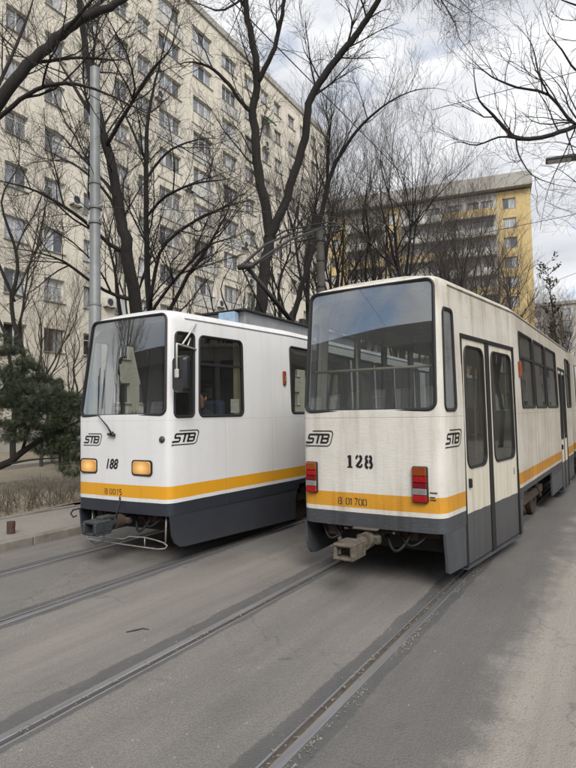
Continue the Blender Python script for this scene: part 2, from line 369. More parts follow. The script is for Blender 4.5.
# ------------------------------------------------------------------ mesh helpers
class MB:
    def __init__(s): s.v = []; s.f = []
    def add(s, vs_, fs):
        b = len(s.v); s.v.extend([tuple(q) for q in vs_]); s.f.extend([tuple(i+b for i in f) for f in fs]); return s
    def box(s, x0, x1, y0, y1, z0, z1):
        return s.add([(x0, y0, z0), (x1, y0, z0), (x1, y1, z0), (x0, y1, z0), (x0, y0, z1), (x1, y0, z1), (x1, y1, z1), (x0, y1, z1)],
                     [(0, 3, 2, 1), (4, 5, 6, 7), (0, 1, 5, 4), (1, 2, 6, 5), (2, 3, 7, 6), (3, 0, 4, 7)])
    def cbox(s, x0, x1, y0, y1, z0, z1, b=.01):
        """box with chamfered edges"""
        vs_ = []; idx = {}
        for i, X in enumerate((x0, x1)):
            for j, Y in enumerate((y0, y1)):
                for k, Z in enumerate((z0, z1)):
                    sx, sy, sz = (1, -1)[i], (1, -1)[j], (1, -1)[k]
                    idx[i, j, k, 0] = len(vs_); vs_.append((X, Y+sy*b, Z+sz*b))
                    idx[i, j, k, 1] = len(vs_); vs_.append((X+sx*b, Y, Z+sz*b))
                    idx[i, j, k, 2] = len(vs_); vs_.append((X+sx*b, Y+sy*b, Z))
        F = []
        for i in (0, 1):
            F.append([idx[i, 0, 0, 0], idx[i, 1, 0, 0], idx[i, 1, 1, 0], idx[i, 0, 1, 0]])
            F.append([idx[0, i, 0, 1], idx[1, i, 0, 1], idx[1, i, 1, 1], idx[0, i, 1, 1]])
            F.append([idx[0, 0, i, 2], idx[1, 0, i, 2], idx[1, 1, i, 2], idx[0, 1, i, 2]])
        for i in (0, 1):
            for j in (0, 1):
                F.append([idx[i, j, 0, 0], idx[i, j, 1, 0], idx[i, j, 1, 1], idx[i, j, 0, 1]])
                F.append([idx[i, 0, j, 0], idx[i, 1, j, 0], idx[i, 1, j, 2], idx[i, 0, j, 2]])
                F.append([idx[0, i, j, 1], idx[1, i, j, 1], idx[1, i, j, 2], idx[0, i, j, 2]])
        for i in (0, 1):
            for j in (0, 1):
                for k in (0, 1): F.append([idx[i, j, k, 0], idx[i, j, k, 1], idx[i, j, k, 2]])
        return s.add(vs_, F)
    def tube(s, pts, rad, n=6, caps=True):
        pts = [Vector(p) for p in pts]; k = len(pts)
        if not hasattr(rad, '__len__'): rad = [rad]*k
        base = len(s.v); up = None
        for i, p in enumerate(pts):
            d = (pts[min(i+1, k-1)] - pts[max(i-1, 0)])
            if d.length < 1e-9: d = Vector((0, 0, 1))
            d.normalize()
            if up is None:
                up = d.cross(Vector((0, 0, 1)))
                if up.length < .1: up = d.cross(Vector((1, 0, 0)))
                up.normalize()
            else:
                up = up - d*up.dot(d)
                if up.length < 1e-6: up = d.cross(Vector((.3, .5, .8)))
                up.normalize()
            w = d.cross(up)
            for j in range(n):
                a = 2*math.pi*j/n; q = p + (up*math.cos(a) + w*math.sin(a))*rad[i]; s.v.append((q.x, q.y, q.z))
        for i in range(k-1):
            for j in range(n):
                a = base+i*n+j; b = base+i*n+(j+1) % n; s.f.append((a, b, b+n, a+n))
        if caps:
            s.f.append(tuple(base+j for j in range(n))[::-1]); s.f.append(tuple(base+(k-1)*n+j for j in range(n)))
        return s
    def cyl(s, p, q, r, n=16): return s.tube([p, q], r, n)
    def prism(s, poly, fn0, fn1):
        """polygon of 2D points mapped by two functions (front, back) into a closed solid"""
        n = len(poly); s.add([fn0(*q) for q in poly]+[fn1(*q) for q in poly],
              [tuple(range(n)), tuple(range(2*n-1, n-1, -1))]+[(i, i+n, (i+1) % n+n, (i+1) % n) for i in range(n)]); return s
    def loop_strip(s, a, b, closed=True):
        n = len(a); return s.add(list(a)+list(b), [(i, (i+1) % n, (i+1) % n+n, i+n) for i in range(n if closed else n-1)])
    def mesh(s, name, mat=None, smooth=False, fix=True):
        me = bpy.data.meshes.new(name); me.from_pydata(s.v, [], s.f)
        if fix:
            bm = bmesh.new(); bm.from_mesh(me); bmesh.ops.recalc_face_normals(bm, faces=bm.faces); bm.to_mesh(me); bm.free()
        if mat: me.materials.append(MATS[mat] if isinstance(mat, str) else mat)
        if smooth: me.polygons.foreach_set('use_smooth', [True]*len(me.polygons))
        me.update(); return me
    def build(s, name, mat, parent=None, smooth=False, fix=True, angle=None):
        me = s.mesh(name, mat, smooth or angle is not None, fix)
        if angle is not None: me.set_sharp_from_angle(angle=RAD(angle))
        return link(name, me, parent)

def link(name, me, parent=None):
    o = bpy.data.objects.new(name, me); COL.objects.link(o)
    if parent: o.parent = parent
    return o
def tag(o, label, cat=None, group=None, kind=None):
    if label: o['label'] = label
    if cat: o['category'] = cat
    if group: o['group'] = group
    if kind: o['kind'] = kind
    return o
def empty(name, loc, rz=0):
    o = bpy.data.objects.new(name, None); COL.objects.link(o); o.location = loc; o.rotation_euler = (0, 0, rz); return o
def structure(o): o['kind'] = 'structure'; return o
def copy_tree(o, parent=None):
    c = o.copy(); COL.objects.link(c)
    if parent: c.parent = parent
    for ch in list(o.children): copy_tree(ch, c)
    return c
def baked(ob):
    dg = bpy.context.evaluated_depsgraph_get(); return bpy.data.meshes.new_from_object(ob.evaluated_get(dg))

def text2d(s, size, shear=0.0, bold=0.0, sx=1.0):
    cu = bpy.data.curves.new('lettering', 'FONT'); cu.body = s; cu.size = size; cu.shear = shear; cu.offset = bold
    cu.resolution_u = 3; cu.align_x = 'CENTER'; cu.align_y = 'CENTER'
    o = bpy.data.objects.new('lettering', cu); COL.objects.link(o); bpy.context.view_layer.update()
    me = baked(o); vs_ = [(v.co.x*sx, v.co.y) for v in me.vertices]; fs = [tuple(p.vertices) for p in me.polygons]
    bpy.data.objects.remove(o); bpy.data.curves.remove(cu); bpy.data.meshes.remove(me); return vs_, fs
def stroke(pl, w):
    """thick polyline in 2D as quads with square joints"""
    vs_, fs = [], []
    P = [Vector(p) for p in pl]; n = len(P); Lf, Rt = [], []
    for i, p in enumerate(P):
        a = (P[i]-P[i-1]).normalized() if i else (P[1]-P[0]).normalized()
        b = (P[i+1]-P[i]).normalized() if i < n-1 else a
        t = (a+b); t = t.normalized() if t.length > 1e-6 else a
        nn = Vector((-t.y, t.x)); c = max(.35, abs(nn.dot(Vector((-a.y, a.x)))))
        ex = 0
        Lf.append(p+nn*(w/2/c)); Rt.append(p-nn*(w/2/c))
    for i in range(n-1):
        b = len(vs_); vs_ += [tuple(Lf[i]), tuple(Lf[i+1]), tuple(Rt[i+1]), tuple(Rt[i])]; fs.append((b, b+1, b+2, b+3))
    return vs_, fs
def put2d(mb, vf, fn):
    vs_, fs = vf; mb.add([fn(*q) for q in vs_], fs)

# ------------------------------------------------------------------ ground, road, rails, kerb
rng = random.Random(7)
g = MB(); g.add([(-1500, -1500, -.09), (1500, -1500, -.09), (1500, 1500, -.09), (-1500, 1500, -.09)], [(0, 1, 2, 3)])
structure(g.build('ground', 'dirt', fix=False))
KX = -7.37
cuts = [KX-.02]
spans = []
for i, x in sorted(enumerate(RAIL_X), key=lambda q: q[1]):
    lo, hi = (x-.062, x+.060) if i in (1, 3) else (x-.060, x+.062)
    spans.append((cuts[-1], lo)); cuts.append(hi)
spans.append((cuts[-1], 3.2))
r = MB()
for a, b in spans:
    r.add([(a, -45, 0), (b, -45, 0), (b, 150, 0), (a, 150, 0)], [(0, 1, 2, 3)])
structure(r.build('road', 'asphalt', fix=False))
for k, (name, tx, lab) in enumerate((('near', -2.389, 'grooved steel tram track under the worn tram numbered 128'), ('far', -5.584, 'grooved steel tram track under the white tram numbered 188'))):
    t = empty('tram_track', (tx, 0, 0)); tag(t, lab, 'track')
    for s in (1, -1):
        x = s*.7175
        a, b = sorted((x, x+s*.062)); q = MB().cbox(a, b, -45, 150, -.05, .004, .004)
        a, b = sorted((x-s*.045, x-s*.060)); q.cbox(a, b, -45, 150, -.05, .002, .003)
        rail = q.build('rail', 'steel_rail', t)
        a, b = sorted((x, x-s*.045)); MB().add([(a, -45, -.022), (b, -45, -.022), (b, 150, -.022), (a, 150, -.022)], [(0, 1, 2, 3)]).build('groove', 'rail_groove', rail)
# crumbs and straw along the outer edge of the rails
q = MB()
for _ in range(1100):
    y = rng.uniform(1.6, 9); x = RAIL_X[0] + .075 + abs(rng.gauss(0, .03))
    if math.sin(y*3.1)+math.sin(y*7.7+1) < rng.uniform(-1.4, 1.2): continue
    a = rng.uniform(0, 6.28); l = rng.uniform(.003, .012); w = rng.uniform(.0012, .0035)
    dx, dy = math.cos(a)*l, math.sin(a)*l; nx, ny = -math.sin(a)*w, math.cos(a)*w
    z = .004; q.add([(x-dx-nx, y-dy-ny, z), (x+dx-nx, y+dy-ny, z+.004), (x+dx+nx, y+dy+ny, z+.006), (x-dx+nx, y-dy+ny, z)], [(0, 1, 2, 3)])
for _ in range(500):
    i = rng.choice((0, 0, 1, 1, 2)); y = rng.uniform(1.6, 11); x = RAIL_X[i] + (1 if i in (0, 2) else -1)*(rng.gauss(-.02, .02))
    a = rng.uniform(0, 6.28); l = rng.uniform(.004, .018); w = rng.uniform(.0015, .004)
    dx, dy = math.cos(a)*l, math.sin(a)*l; nx, ny = -math.sin(a)*w, math.cos(a)*w
    q.add([(x-dx-nx, y-dy-ny, .006), (x+dx-nx, y+dy-ny, .008), (x+dx+nx, y+dy+ny, .009), (x-dx+nx, y-dy+ny, .006)], [(0, 1, 2, 3)])
tag(q.build('straw_litter', 'straw', fix=False), 'pale straw and crumbs scattered along the rails', 'litter', kind='stuff')

# grit, crumbs and leaf scraps lying on the road and the dusty edge
q = MB()
for _ in range(5200):
    if rng.random() < .5: x, y = -.75+abs(rng.gauss(0, .35))*1.2, rng.uniform(1.8, 10)
    else: x, y = rng.uniform(-7.3, -.3), rng.uniform(1.5, 9)
    if rng.random() < .12: x = KX+abs(rng.gauss(0, .10))
    r_ = rng.uniform(.002, .0055)*(2.0 if rng.random() < .04 else 1); a = rng.uniform(0, 6.28); P = []
    for k in range(5): P.append((x+math.cos(a+k*1.257)*r_*rng.uniform(.7, 1.3), y+math.sin(a+k*1.257)*r_*rng.uniform(.7, 1.3), .001))
    q.add(P+[(x, y, .001+r_*.8)], [(k, (k+1) % 5, 5) for k in range(5)])
tag(q.build('road_grit', 'straw', fix=False), 'pale grit and crumbs strewn over the asphalt and its dusty edge', 'grit', kind='stuff')

# small fallen twig lying between the tracks
tag(MB().tube([(p.x, p.y, z_) for p, z_ in ((at(126, 631, 4.70), .005), (at(135, 629, 4.73), .009), (at(143, 627, 4.77), .008), (at(149, 627.5, 4.75), .004))], [.004, .006, .005, .003], 5).build('fallen_twig', 'twig'), 'thin dark twig lying on asphalt between the two tracks', 'twig')

kerb = structure(empty('kerb', (KX, 0, 0)))
stone = MB().cbox(-.17, 0, .006, .994, -.06, .128, .014).mesh('kerb_stone', 'kerb_stone')
for i in range(-6, 40):
    o = link('kerb_stone', stone, kerb); o.location = (rng.uniform(-.006, .006), i, rng.uniform(-.006, .006)); o.rotation_euler.z = rng.uniform(-.006, .006)
f = MB(); nx = 14
for j in range(-12, 81):
    for i in range(nx): pass
xs = [KX-.165 - (1.5)*i/nx for i in range(nx+1)]; ys = [-6+.5*j for j in range(100)]
vs_ = [(x, y, .122+.008*math.sin(y*1.3+x*2)+.004*math.sin(y*4.1-x*5)) for y in ys for x in xs]
f.add(vs_, [(j*(nx+1)+i+1, j*(nx+1)+i, (j+1)*(nx+1)+i, (j+1)*(nx+1)+i+1) for j in range(len(ys)-1) for i in range(nx)])
structure(f.build('footway', 'footway_asphalt', smooth=True, fix=False))
FX = KX-.165-1.5
edge = structure(empty('footway_edging', (FX, 0, 0)))
es = MB().cbox(-.07, 0.0, .004, .996, -.05, .155, .01).mesh('edging_stone', 'kerb_stone')
for i in range(-3, 26):
    o = link('edging_stone', es, edge); o.location = (rng.uniform(-.01, .01), i, rng.uniform(-.015, .008)); o.rotation_euler.y = rng.uniform(-.03, .03)
def dirt_z(x, y): return .13+.05*math.sin(x*.9+y*.35)+.03*math.sin(y*1.7-x)+.012*math.sin(5*x+3*y)
f = MB(); xs = [FX-.05-.4*i for i in range(50)]; ys = [-14+.6*j for j in range(130)]
n_ = len(xs)
f.add([(x, y, dirt_z(x, y)) for y in ys for x in xs], [(j*n_+i+1, j*n_+i, (j+1)*n_+i, (j+1)*n_+i+1) for j in range(len(ys)-1) for i in range(n_-1)])
structure(f.build('verge', 'dirt', smooth=True, fix=False))
structure(MB().add([(-19.0, -14, .27), (-17.4, -14, .27), (-17.4, 60, .27), (-19.0, 60, .27), (-19.0, -14, -.05), (-17.4, -14, -.05), (-17.4, 60, -.05), (-19, 60, -.05)],
    [(0, 1, 2, 3), (1, 5, 6, 2), (0, 3, 7, 4)]).build('path', 'footpath'))
structure(MB().cbox(3.2, 3.36, -45, 120, -.06, .13, .014).build('kerb_right', 'kerb_stone'))
structure(MB().box(3.36, 14, -45, 120, -.06, .12).build('footway_right', 'footway_asphalt'))
# cut-off rusty pipe stub on the footway
st = empty('pipe_stub', (-7.86, 4.96, .125)); tag(st, 'short rusty cut-off pipe stub standing on the footway near the kerb', 'bollard')
MB().tube([(0, 0, 0), (0, 0, .09), (.002, 0, .10), (.002, 0, .17)], [.058, .057, .060, .058], 18, caps=False).build('pipe', 'stub_rust', st, angle=40)
MB().tube([(0, 0, .0), (.002, 0, .17)], [.05, .05], 18, caps=False).build('inner_wall', 'stub_rust', st, smooth=True)
MB().tube([(0, 0, .15), (.002, 0, .158)], [.049, .049], 18).build('plug', 'rust', st)

# ------------------------------------------------------------------ trams
TLEN, W0, WS, RC = 2.66, .80, 1.05, .085
ZW = 1.8
SHAPE = {'tumble': .085, 'rise': 0.0, 'lean': .14}
def _cl(x): return max(0., min(1., x))
def end_y(z): return SHAPE['lean']*max(0, min(1.12, (z-ZW)/1.25))
def half_w(s, z):
    t = _cl(s/TLEN); w = W0+(WS-W0)*t
    return w-(SHAPE['tumble']*(1-t)+.03*t)*_cl((z-ZW)/1.25)
SA = math.atan((WS-W0)/TLEN)
def side_pt(sg, s, z, off=0.):
    a = SA*_cl((TLEN+.15-s)/.3)
    return (sg*(half_w(s, z)+off*math.cos(a)), s+end_y(z)*max(0, 1-s/TLEN)-off*math.sin(a), z)
def end_pt(x, z, off=0.): return (x, end_y(z)-.03*max(0, 1-(x/.8)**2)-off, z)

def ring(z, wi, yi, kx, Ln):
    """plan outline of the body at height z, moved in by wi at the sides and yi at the ends, x scaled by kx"""
    R = []
    ss = [RC, .3, .56, .9, 1.3, 1.7, 2.1, 2.55, 2.66, 2.75, 3.2, 4.0, 5.0, 5.55, 6.2, 7.0, 8.0, Ln-.3, Ln]
    w0 = half_w(0, z)-wi
    for s in ss[::-1]:
        p = side_pt(1, s, z); y = p[1]
        if s == Ln: y -= yi
        R.append((max(.02, p[0]-wi)*kx, max(y, end_y(z)+yi+RC) if s < 1 else y, z))
    cx, cy = w0-RC, end_y(z)+yi+RC
    for k in range(1, 6):
        a = math.pi/2*k/6; R.append(((cx+RC*math.cos(a))*kx, cy-RC*math.sin(a), z))
    half = list(R)
    xs = [.95, .7, .4]
    for u in xs:
        x = (w0-RC)*u; R.append((x*kx, end_y(z)+yi-.03*(1-(x/.8)**2), z))
    R.append((0, end_y(z)+yi-.03, z))
    full = R + [(-x, y, zz) for x, y, zz in R[:-1][::-1]]
    return full

def shell_mesh(Ln, zb):
    b = MB(); rings = []; dz = SHAPE['rise']
    for z in (zb, .735, .94, 1.3, 1.8, 2.1, 2.4, 2.7, 3.035+dz): rings.append(ring(z, 0, 0, 1, Ln))
    for a in (18, 36, 54, 70, 84): rings.append(ring(3.035+dz+.14*math.sin(RAD(a)), .13*(1-math.cos(RAD(a))), .13*(1-math.cos(RAD(a))), 1, Ln))
    for kx, z, yi in ((.86, 3.20, .16), (.66, 3.225, .22), (.42, 3.243, .3), (.18, 3.251, .4)): rings.append(ring(z+dz, .13, yi, kx, Ln))
    inner = [ring(z, .032, .032, 1, Ln) for z in (zb, .94, 1.8, 2.4, 2.92+dz)]+[ring(z+dz, .032+i, .032+i, 1, Ln) for z, i in ((3.025, .06), (3.075, .18))]+[ring(3.105+dz, .25, .3, .6, Ln), ring(3.115+dz, .25, .35, .2, Ln)]
    n = len(rings[0]); base = 0
    for rg in rings+inner: b.v.extend(rg)
    k = len(rings); m_ = len(inner)
    for i in range(k-1):
        for j in range(n):
            a, c = i*n+j, i*n+(j+1) % n; b.f.append((a, c, c+n, a+n))
    b.f.append(tuple((k-1)*n+j for j in range(n)))
    o = k*n
    for i in range(m_-1):
        for j in range(n):
            a, c = o+i*n+j, o+i*n+(j+1) % n; b.f.append((a, a+n, c+n, c))
    b.f.append(tuple(o+(m_-1)*n+j for j in range(n))[::-1])
    for j in range(n): b.f.append((j, o+j, o+(j+1) % n, (j+1) % n))
    return b

def rrect(a0, a1, z0, z1, r, a0t=None, a1t=None, n=5, grow=0.):
    """rounded rectangle, optionally narrower at the top; returns 2D points"""
    a0t = a0 if a0t is None else a0t; a1t = a1 if a1t is None else a1t
    P = []
    w = a1-a0; r += grow
    x0, x1, y0, y1 = a0-grow, a1+grow, z0-grow, z1+grow
    for cx, cy, st_ in ((x1-r, y0+r, -90), (x1-r, y1-r, 0), (x0+r, y1-r, 90), (x0+r, y0+r, 180)):
        for k in range(n+1):
            a = RAD(st_+90*k/n); P.append((cx+r*math.cos(a), cy+r*math.sin(a)))
    out_ = []
    for x, y in P:
        t = (y-z0)/(z1-z0); lo = (a0t-a0)*t; hi = (a1t-a1)*t; u = (x-a0)/w
        out_.append((x+lo*(1-u)+hi*u, y))
    return out_
def pane_grid(poly, fn, nz=8, nx=10):
    """a sheet filling the polygon in rows, so it follows the curved body"""
    zs = sorted(set(round(p[1], 5) for p in poly)); z0, z1 = zs[0], zs[-1]
    lev = sorted(set(zs+[z0+(z1-z0)*i/nz for i in range(nz+1)]))
    def ext(z):
        X = []
        n = len(poly)
        for i in range(n):
            (x1, y1), (x2, y2) = poly[i], poly[(i+1) % n]
            if min(y1, y2)-1e-6 <= z <= max(y1, y2)+1e-6:
                if abs(y2-y1) < 1e-7: X += [x1, x2]
                else: X.append(x1+(x2-x1)*(z-y1)/(y2-y1))
        return min(X), max(X)
    V, F = [], []
    for z in lev:
        a, b = ext(z)
        for i in range(nx+1): V.append(fn(a+(b-a)*i/nx, z))
    for j in range(len(lev)-1):
        for i in range(nx): q = j*(nx+1)+i; F.append((q, q+1, q+nx+2, q+nx+1))
    return V, F

class Skin:
    """where a panel lies: fn(a, z, off) maps to tram space"""
    def __init__(s, kind): s.kind = kind
    def __call__(s, a, z, off=0.):
        if s.kind == 'end': return end_pt(a, z, off)
        return side_pt(1 if s.kind == 'right' else -1, a, z, off)

def add_window(parent, skin, spec, glass_mat, gasket='rubber', gw=.022, bars=(), name='window'):
    """rubber gasket ring with a pane inside it; bars are horizontal dividers"""
    a0, a1, z0, z1, r_ = spec[:5]; at_ = spec[5:7] if len(spec) > 5 else (None, None)
    oo = rrect(a0, a1, z0, z1, r_, *at_, grow=gw); ii = rrect(a0, a1, z0, z1, r_, *at_, grow=-.012)
    b = MB()
    for (p, po), (q, qo) in (((oo, -.004), (oo, .008)), ((oo, .008), (rrect(a0, a1, z0, z1, r_, *at_, grow=gw*.45), .016)),
                             ((rrect(a0, a1, z0, z1, r_, *at_, grow=gw*.45), .016), (ii, .006)), ((ii, .006), (ii, -.03))):
        b.loop_strip([skin(x, z, po) for x, z in p], [skin(x, z, qo) for x, z in q])
    for zb in bars:
        for e in (0,):
            N = 8; b.add([skin(a0+(a1-a0)*i/N, zb+dz, of) for i in range(N+1) for dz, of in ((-.018, -.006), (-.018, .008), (.018, .008), (.018, -.006))],
                 [(i*4+k, i*4+(k+1) % 4, (i+1)*4+(k+1) % 4, (i+1)*4+k) for i in range(N) for k in range(4)])
    w = b.build(name, gasket, parent, angle=50)
    V, F = pane_grid(rrect(a0, a1, z0, z1, r_, *at_, grow=-.004), lambda x, z: skin(x, z, -.008))
    n = len(V); V2, F2 = pane_grid(rrect(a0, a1, z0, z1, r_, *at_, grow=-.004), lambda x, z: skin(x, z, -.014))
    p = MB().add(V, F).add(V2, [f_[::-1] for f_ in F2]).build('pane', glass_mat, w, smooth=True, fix=False)
    return w

def cut_shell(name, Ln, zb, cutters, mat, parent):
    sh = shell_mesh(Ln, zb); me = sh.mesh(name, mat)
    o = link(name, me)
    cb = MB()
    for sk, poly in cutters:
        cb.prism(poly, lambda x, z: sk(x, z, .12), lambda x, z: sk(x, z, -.10))
    cme = cb.mesh('cutter'); co = link('cutter', cme)
    md = o.modifiers.new('openings', 'BOOLEAN'); md.operation = 'DIFFERENCE'; md.object = co; md.solver = 'EXACT'
    bpy.context.view_layer.update()
    res = baked(o); o.modifiers.clear(); o.data = res; bpy.data.objects.remove(co)
    bpy.data.meshes.remove(me)
    res.polygons.foreach_set('use_smooth', [True]*len(res.polygons)); res.set_sharp_from_angle(angle=RAD(24))
    o.parent = parent
    return o

def logo(parent, fn, mat, w, h):
    """the operator's lettering with its double rounded line, as flat print 3 mm proud"""
    b = MB(); sh = lambda x, y: ((x+.30*(y-.25)-.5)*w, (y-.25)*2*h)
    def st(pl, t):
        vs2, fs = stroke(pl, t); put2d(b, ([sh(*q) for q in vs2], fs), fn)
    st([(.0, 0), (.86, 0), (.93, .03), (.97, .09), (.97, .40), (.94, .46), (.88, .5), (.16, .5)], .035)
    st([(.30, .385), (.08, .385), (.055, .36), (.055, .28), (.08, .252), (.24, .252), (.265, .225), (.265, .145), (.24, .115), (-.01, .115)], .062)
    st([(.30, .385), (.62, .385)], .062); st([(.44, .39), (.44, .085)], .075)
    st([(.57, .115), (.80, .115), (.84, .145), (.84, .22), (.80, .252), (.62, .252)], .062)
    st([(.80, .252), (.84, .29), (.84, .355), (.80, .385), (.60, .385)], .062); st([(.60, .40), (.60, .10)], .075)
    return b.build('logo', mat, parent, fix=False)

def wheelset(parent, y):
    for sg in (-1, 1):
        b = MB()
        b.tube([(sg*.66, y, .33), (sg*.70, y, .33), (sg*.705, y, .33), (sg*.80, y, .33), (sg*.81, y, .33)], [.365, .365, .335, .33, .29], 28)
        b.tube([(sg*.81, y, .33), (sg*.835, y, .33)], [.12, .1], 16)
        b.build('wheel', 'rust', parent, angle=40)

def tram(name, label, origin, yaw, rear):
    T = empty(name, (*origin, 0), -yaw); tag(T, label, 'tram')
    paint = 'paint_worn' if rear else 'paint_clean'; sk_m = 'skirt_grey' if rear else 'skirt_dark'
    Ln = 9.3
    E_, RS, LS = Skin('end'), Skin('right'), Skin('left')
    wins = []           # skin, spec, glass, bars, name
    wt = .715 if rear else .65; endw = (-.74, .74, 1.83, 3.105+SHAPE['rise'], .075, -wt, wt)
    wins.append((E_, endw, 'glass_rear' if rear else 'glass_front', (), 'rear_window' if rear else 'windscreen'))
    if rear:
        wins += [(RS, (.105, .385, 1.82, 2.86, .05, .10, .345), 'glass_small', (), 'corner_window'), (LS, (.125, .345, 1.82, 2.86, .05), 'glass_small', (), 'corner_window')]
        for a, b_ in ((2.93, 4.02), (4.16, 5.28), (5.42, 6.78)):
            wins.append((RS, (a, b_, 1.84, 2.90, .05), 'glass_side', (2.55,), 'side_window'))
        wins.append((RS, (8.35, 9.12, 1.84, 2.90, .05), 'glass_side', (2.55,), 'side_window'))
        for a, b_ in ((.62, 1.7), (1.85, 2.9), (3.05, 4.1), (4.25, 5.3), (5.45, 6.5), (6.65, 7.7), (7.9, 9.0)):
            wins.append((LS, (a, b_, 1.84, 2.88, .05), 'glass_side', (2.55,), 'side_window'))
    else:
        wins += [(RS, (.10, .42, 1.80, 2.85, .05), 'glass_cab', (), 'quarter_window'), (LS, (.10, .42, 1.80, 2.85, .05), 'glass_side', (), 'quarter_window'),
                 (RS, (.53, 1.40, 1.80, 2.84, .07), 'glass_cab', (2.475,), 'cab_window')]
        for a, b_ in ((2.62, 3.7), (3.85, 5.0), (5.15, 6.3), (6.45, 7.6), (7.75, 9.0)):
            wins.append((RS, (a, b_, 1.82, 2.87, .05), 'glass_side', (), 'side_window'))
        for a, b_ in ((.6, 1.4), (2.62, 3.7), (3.85, 5.0), (5.15, 6.3), (6.45, 7.6), (7.75, 9.0)):
            wins.append((LS, (a, b_, 1.82, 2.87, .05), 'glass_side', (), 'side_window'))
    cut = [(sk, rrect(*sp[:5], *(sp[5:7] if len(sp) > 5 else (None, None)))) for sk, sp, *_ in wins]
    doors = []
    if rear:
        doors = [(.57, 2.54, (.61, 1.40), (1.52, 2.50)), (7.05, 8.2, (7.09, 7.60), (7.65, 8.16))]
        for d in doors: cut.append((RS, [(d[0], .5), (d[1], .5), (d[1], 2.63), (d[0], 2.63)]))
    for sk in (RS, LS): cut.append((sk, [(2.74, .5), (5.52, .5), (5.52, .675), (2.80, .675)]))
    body = cut_shell('body', Ln, .60, cut, paint, T)
    for sk, sp, gl, bars, nm in wins:
        if nm == 'side_window' and sk.kind == 'left' and not rear: pass
        add_window(T, sk, sp, gl, bars=bars, name=nm)
    # roof gutter along the side edge
    for sg in (1, -1):
        MB().tube([Vector(side_pt(sg, s, 3.08+SHAPE['rise'], .004)) for s in (.25, .8, 1.5, 2.2, 2.66, 3.5, 5, 7, 9.25)], .010, 6).build('gutter', paint, T, smooth=True)
    # interior
    fl = MB(); P = ring(.86, .04, .04, 1, Ln); n = len(P)
    fl.add(P+[(x, y, .80) for x, y, z in P], [tuple(range(n)), tuple(range(2*n-1, n-1, -1))]+[(i, (i+1) % n, (i+1) % n+n, i+n) for i in range(n)])
    fl.build('floor', 'interior_floor', T)
    MB().box(-.72, .72, .35, 2.62, .34, .795).box(-.62, .62, 2.62, 5.6, .50, .795).box(-.8, .8, 5.6, 9.2, .34, .795).build('underframe', 'under_black', T)
    MB().box(-.95, .95, Ln-.06, Ln-.02, .9, 2.9).build('end_bulkhead', 'interior_wall', T)
    # bogie
    bg_ = empty('bogie', (0, 0, 0)); bg_.parent = T
    for y in (3.25, 5.05): wheelset(bg_, y)
    b = MB()
    for sg in (-1, 1):
        b.cbox(sg*.87-.05, sg*.87+.05, 3.0, 5.3, .36, .50, .015)
        b.tube([(sg*.9, 3.25, .33), (sg*.9, 3.75, .62)], .045, 8); b.tube([(sg*.9, 3.1, .60), (sg*.9, 3.45, .30)], .05, 8)
        b.tube([(sg*.9, 5.05, .33), (sg*.9, 4.55, .62)], .045, 8)
    b.cbox(-.8, .8, 4.0, 4.3, .3, .48, .02)
    b.build('bogie_frame', 'rust', bg_)
    # side skirts: sloped at the end, gap at the bogie
    for sg, sk in ((1, RS), (-1, LS)):
        zl = .20
        pl = [(.02, .598), (.035, .50), (.05, .36), (.09, .27), (.17, zl+.015), (.26, zl), (2.66, zl-.06), (2.68, .45), (2.74, .598)]
        if rear and sg == 1:
            pl = [(.02, .598), (.03, .50), (.05, .36), (.06, zl+.02), (.10, zl), (.565, zl-.012), (.565, .598)]
            q = MB().prism(pl, lambda a, z: sk(a, z, -.002), lambda a, z: sk(a, z, -.03)); q.build('skirt', sk_m, T)
            pl = [(2.545, .598), (2.545, .145), (2.64, .14), (2.67, .45), (2.74, .598)]
        if sg == 1 or True:
            q = MB().prism(pl, lambda a, z: sk(a, z, -.002), lambda a, z: sk(a, z, -.03)); q.build('skirt', sk_m, T)
        a0 = 5.55
        for (a, b_) in (((5.55, 7.04), (8.21, 9.25)) if (rear and sg == 1) else ((5.55, 9.25),)):
            MB().prism([(a, .598), (a+.02, .25), (b_, .25), (b_, .598)], lambda x, z: sk(x, z, -.002), lambda x, z: sk(x, z, -.03)).build('skirt', sk_m, T)
    # recessed valance under the end panel
    MB().box(-.70, .70, .30, .34, .40, .60).build('valance', 'under_black', T)
    for d0, d1, *leaves in doors:
        fr = MB()
        poly_o = [(d0-.012, .13), (d1+.012, .13), (d1+.012, 2.645), (d0-.012, 2.645)]; poly_i = [(d0+.03, .13), (d1-.03, .13), (d1-.03, 2.60), (d0+.03, 2.60)]
        for (a0, a1, z0, z1) in ((d0-.01, d0+.035, .16, 2.645), (d1-.035, d1+.01, .16, 2.645), (d0+.037, d1-.037, 2.605, 2.645)):
            fr.prism([(a0, z0), (a1, z0), (a1, z1), (a0, z1)], lambda a, z: RS(a, z, .007), lambda a, z: RS(a, z, -.05))
        dr = fr.build('door_frame', 'rubber', T)
        MB().prism([(d0-.005, .135), (d1+.005, .12), (d1+.005, .155), (d0-.005, .155)], lambda a, z: RS(a, z, .004), lambda a, z: RS(a, z, -.10)).build('door_sill', sk_m, T)
        for li, (a0, a1) in enumerate(leaves):
            zs0, zs1 = (1.18, 2.52)
            wpoly = rrect(a0+.085, a1-.085, zs0, zs1, min(.12, (a1-a0-.17)*.4)); n = len(wpoly)
            # leaf: panel with a rounded opening, bridged from the outer outline to the opening
            def outer(p):
                return p
            b = MB(); of0, of1 = -.012, -.042
            grid_o = []
            for (x, z) in wpoly:
                cx, cz = (a0+a1)/2, (zs0+zs1)/2
                X = a0+.006 if x < cx else a1-.006
                grid_o.append((X, z))
            # columns left/right of the opening, then top and bottom panels
            nn = 6
            rt = wpoly[nn-1:nn+1]; 
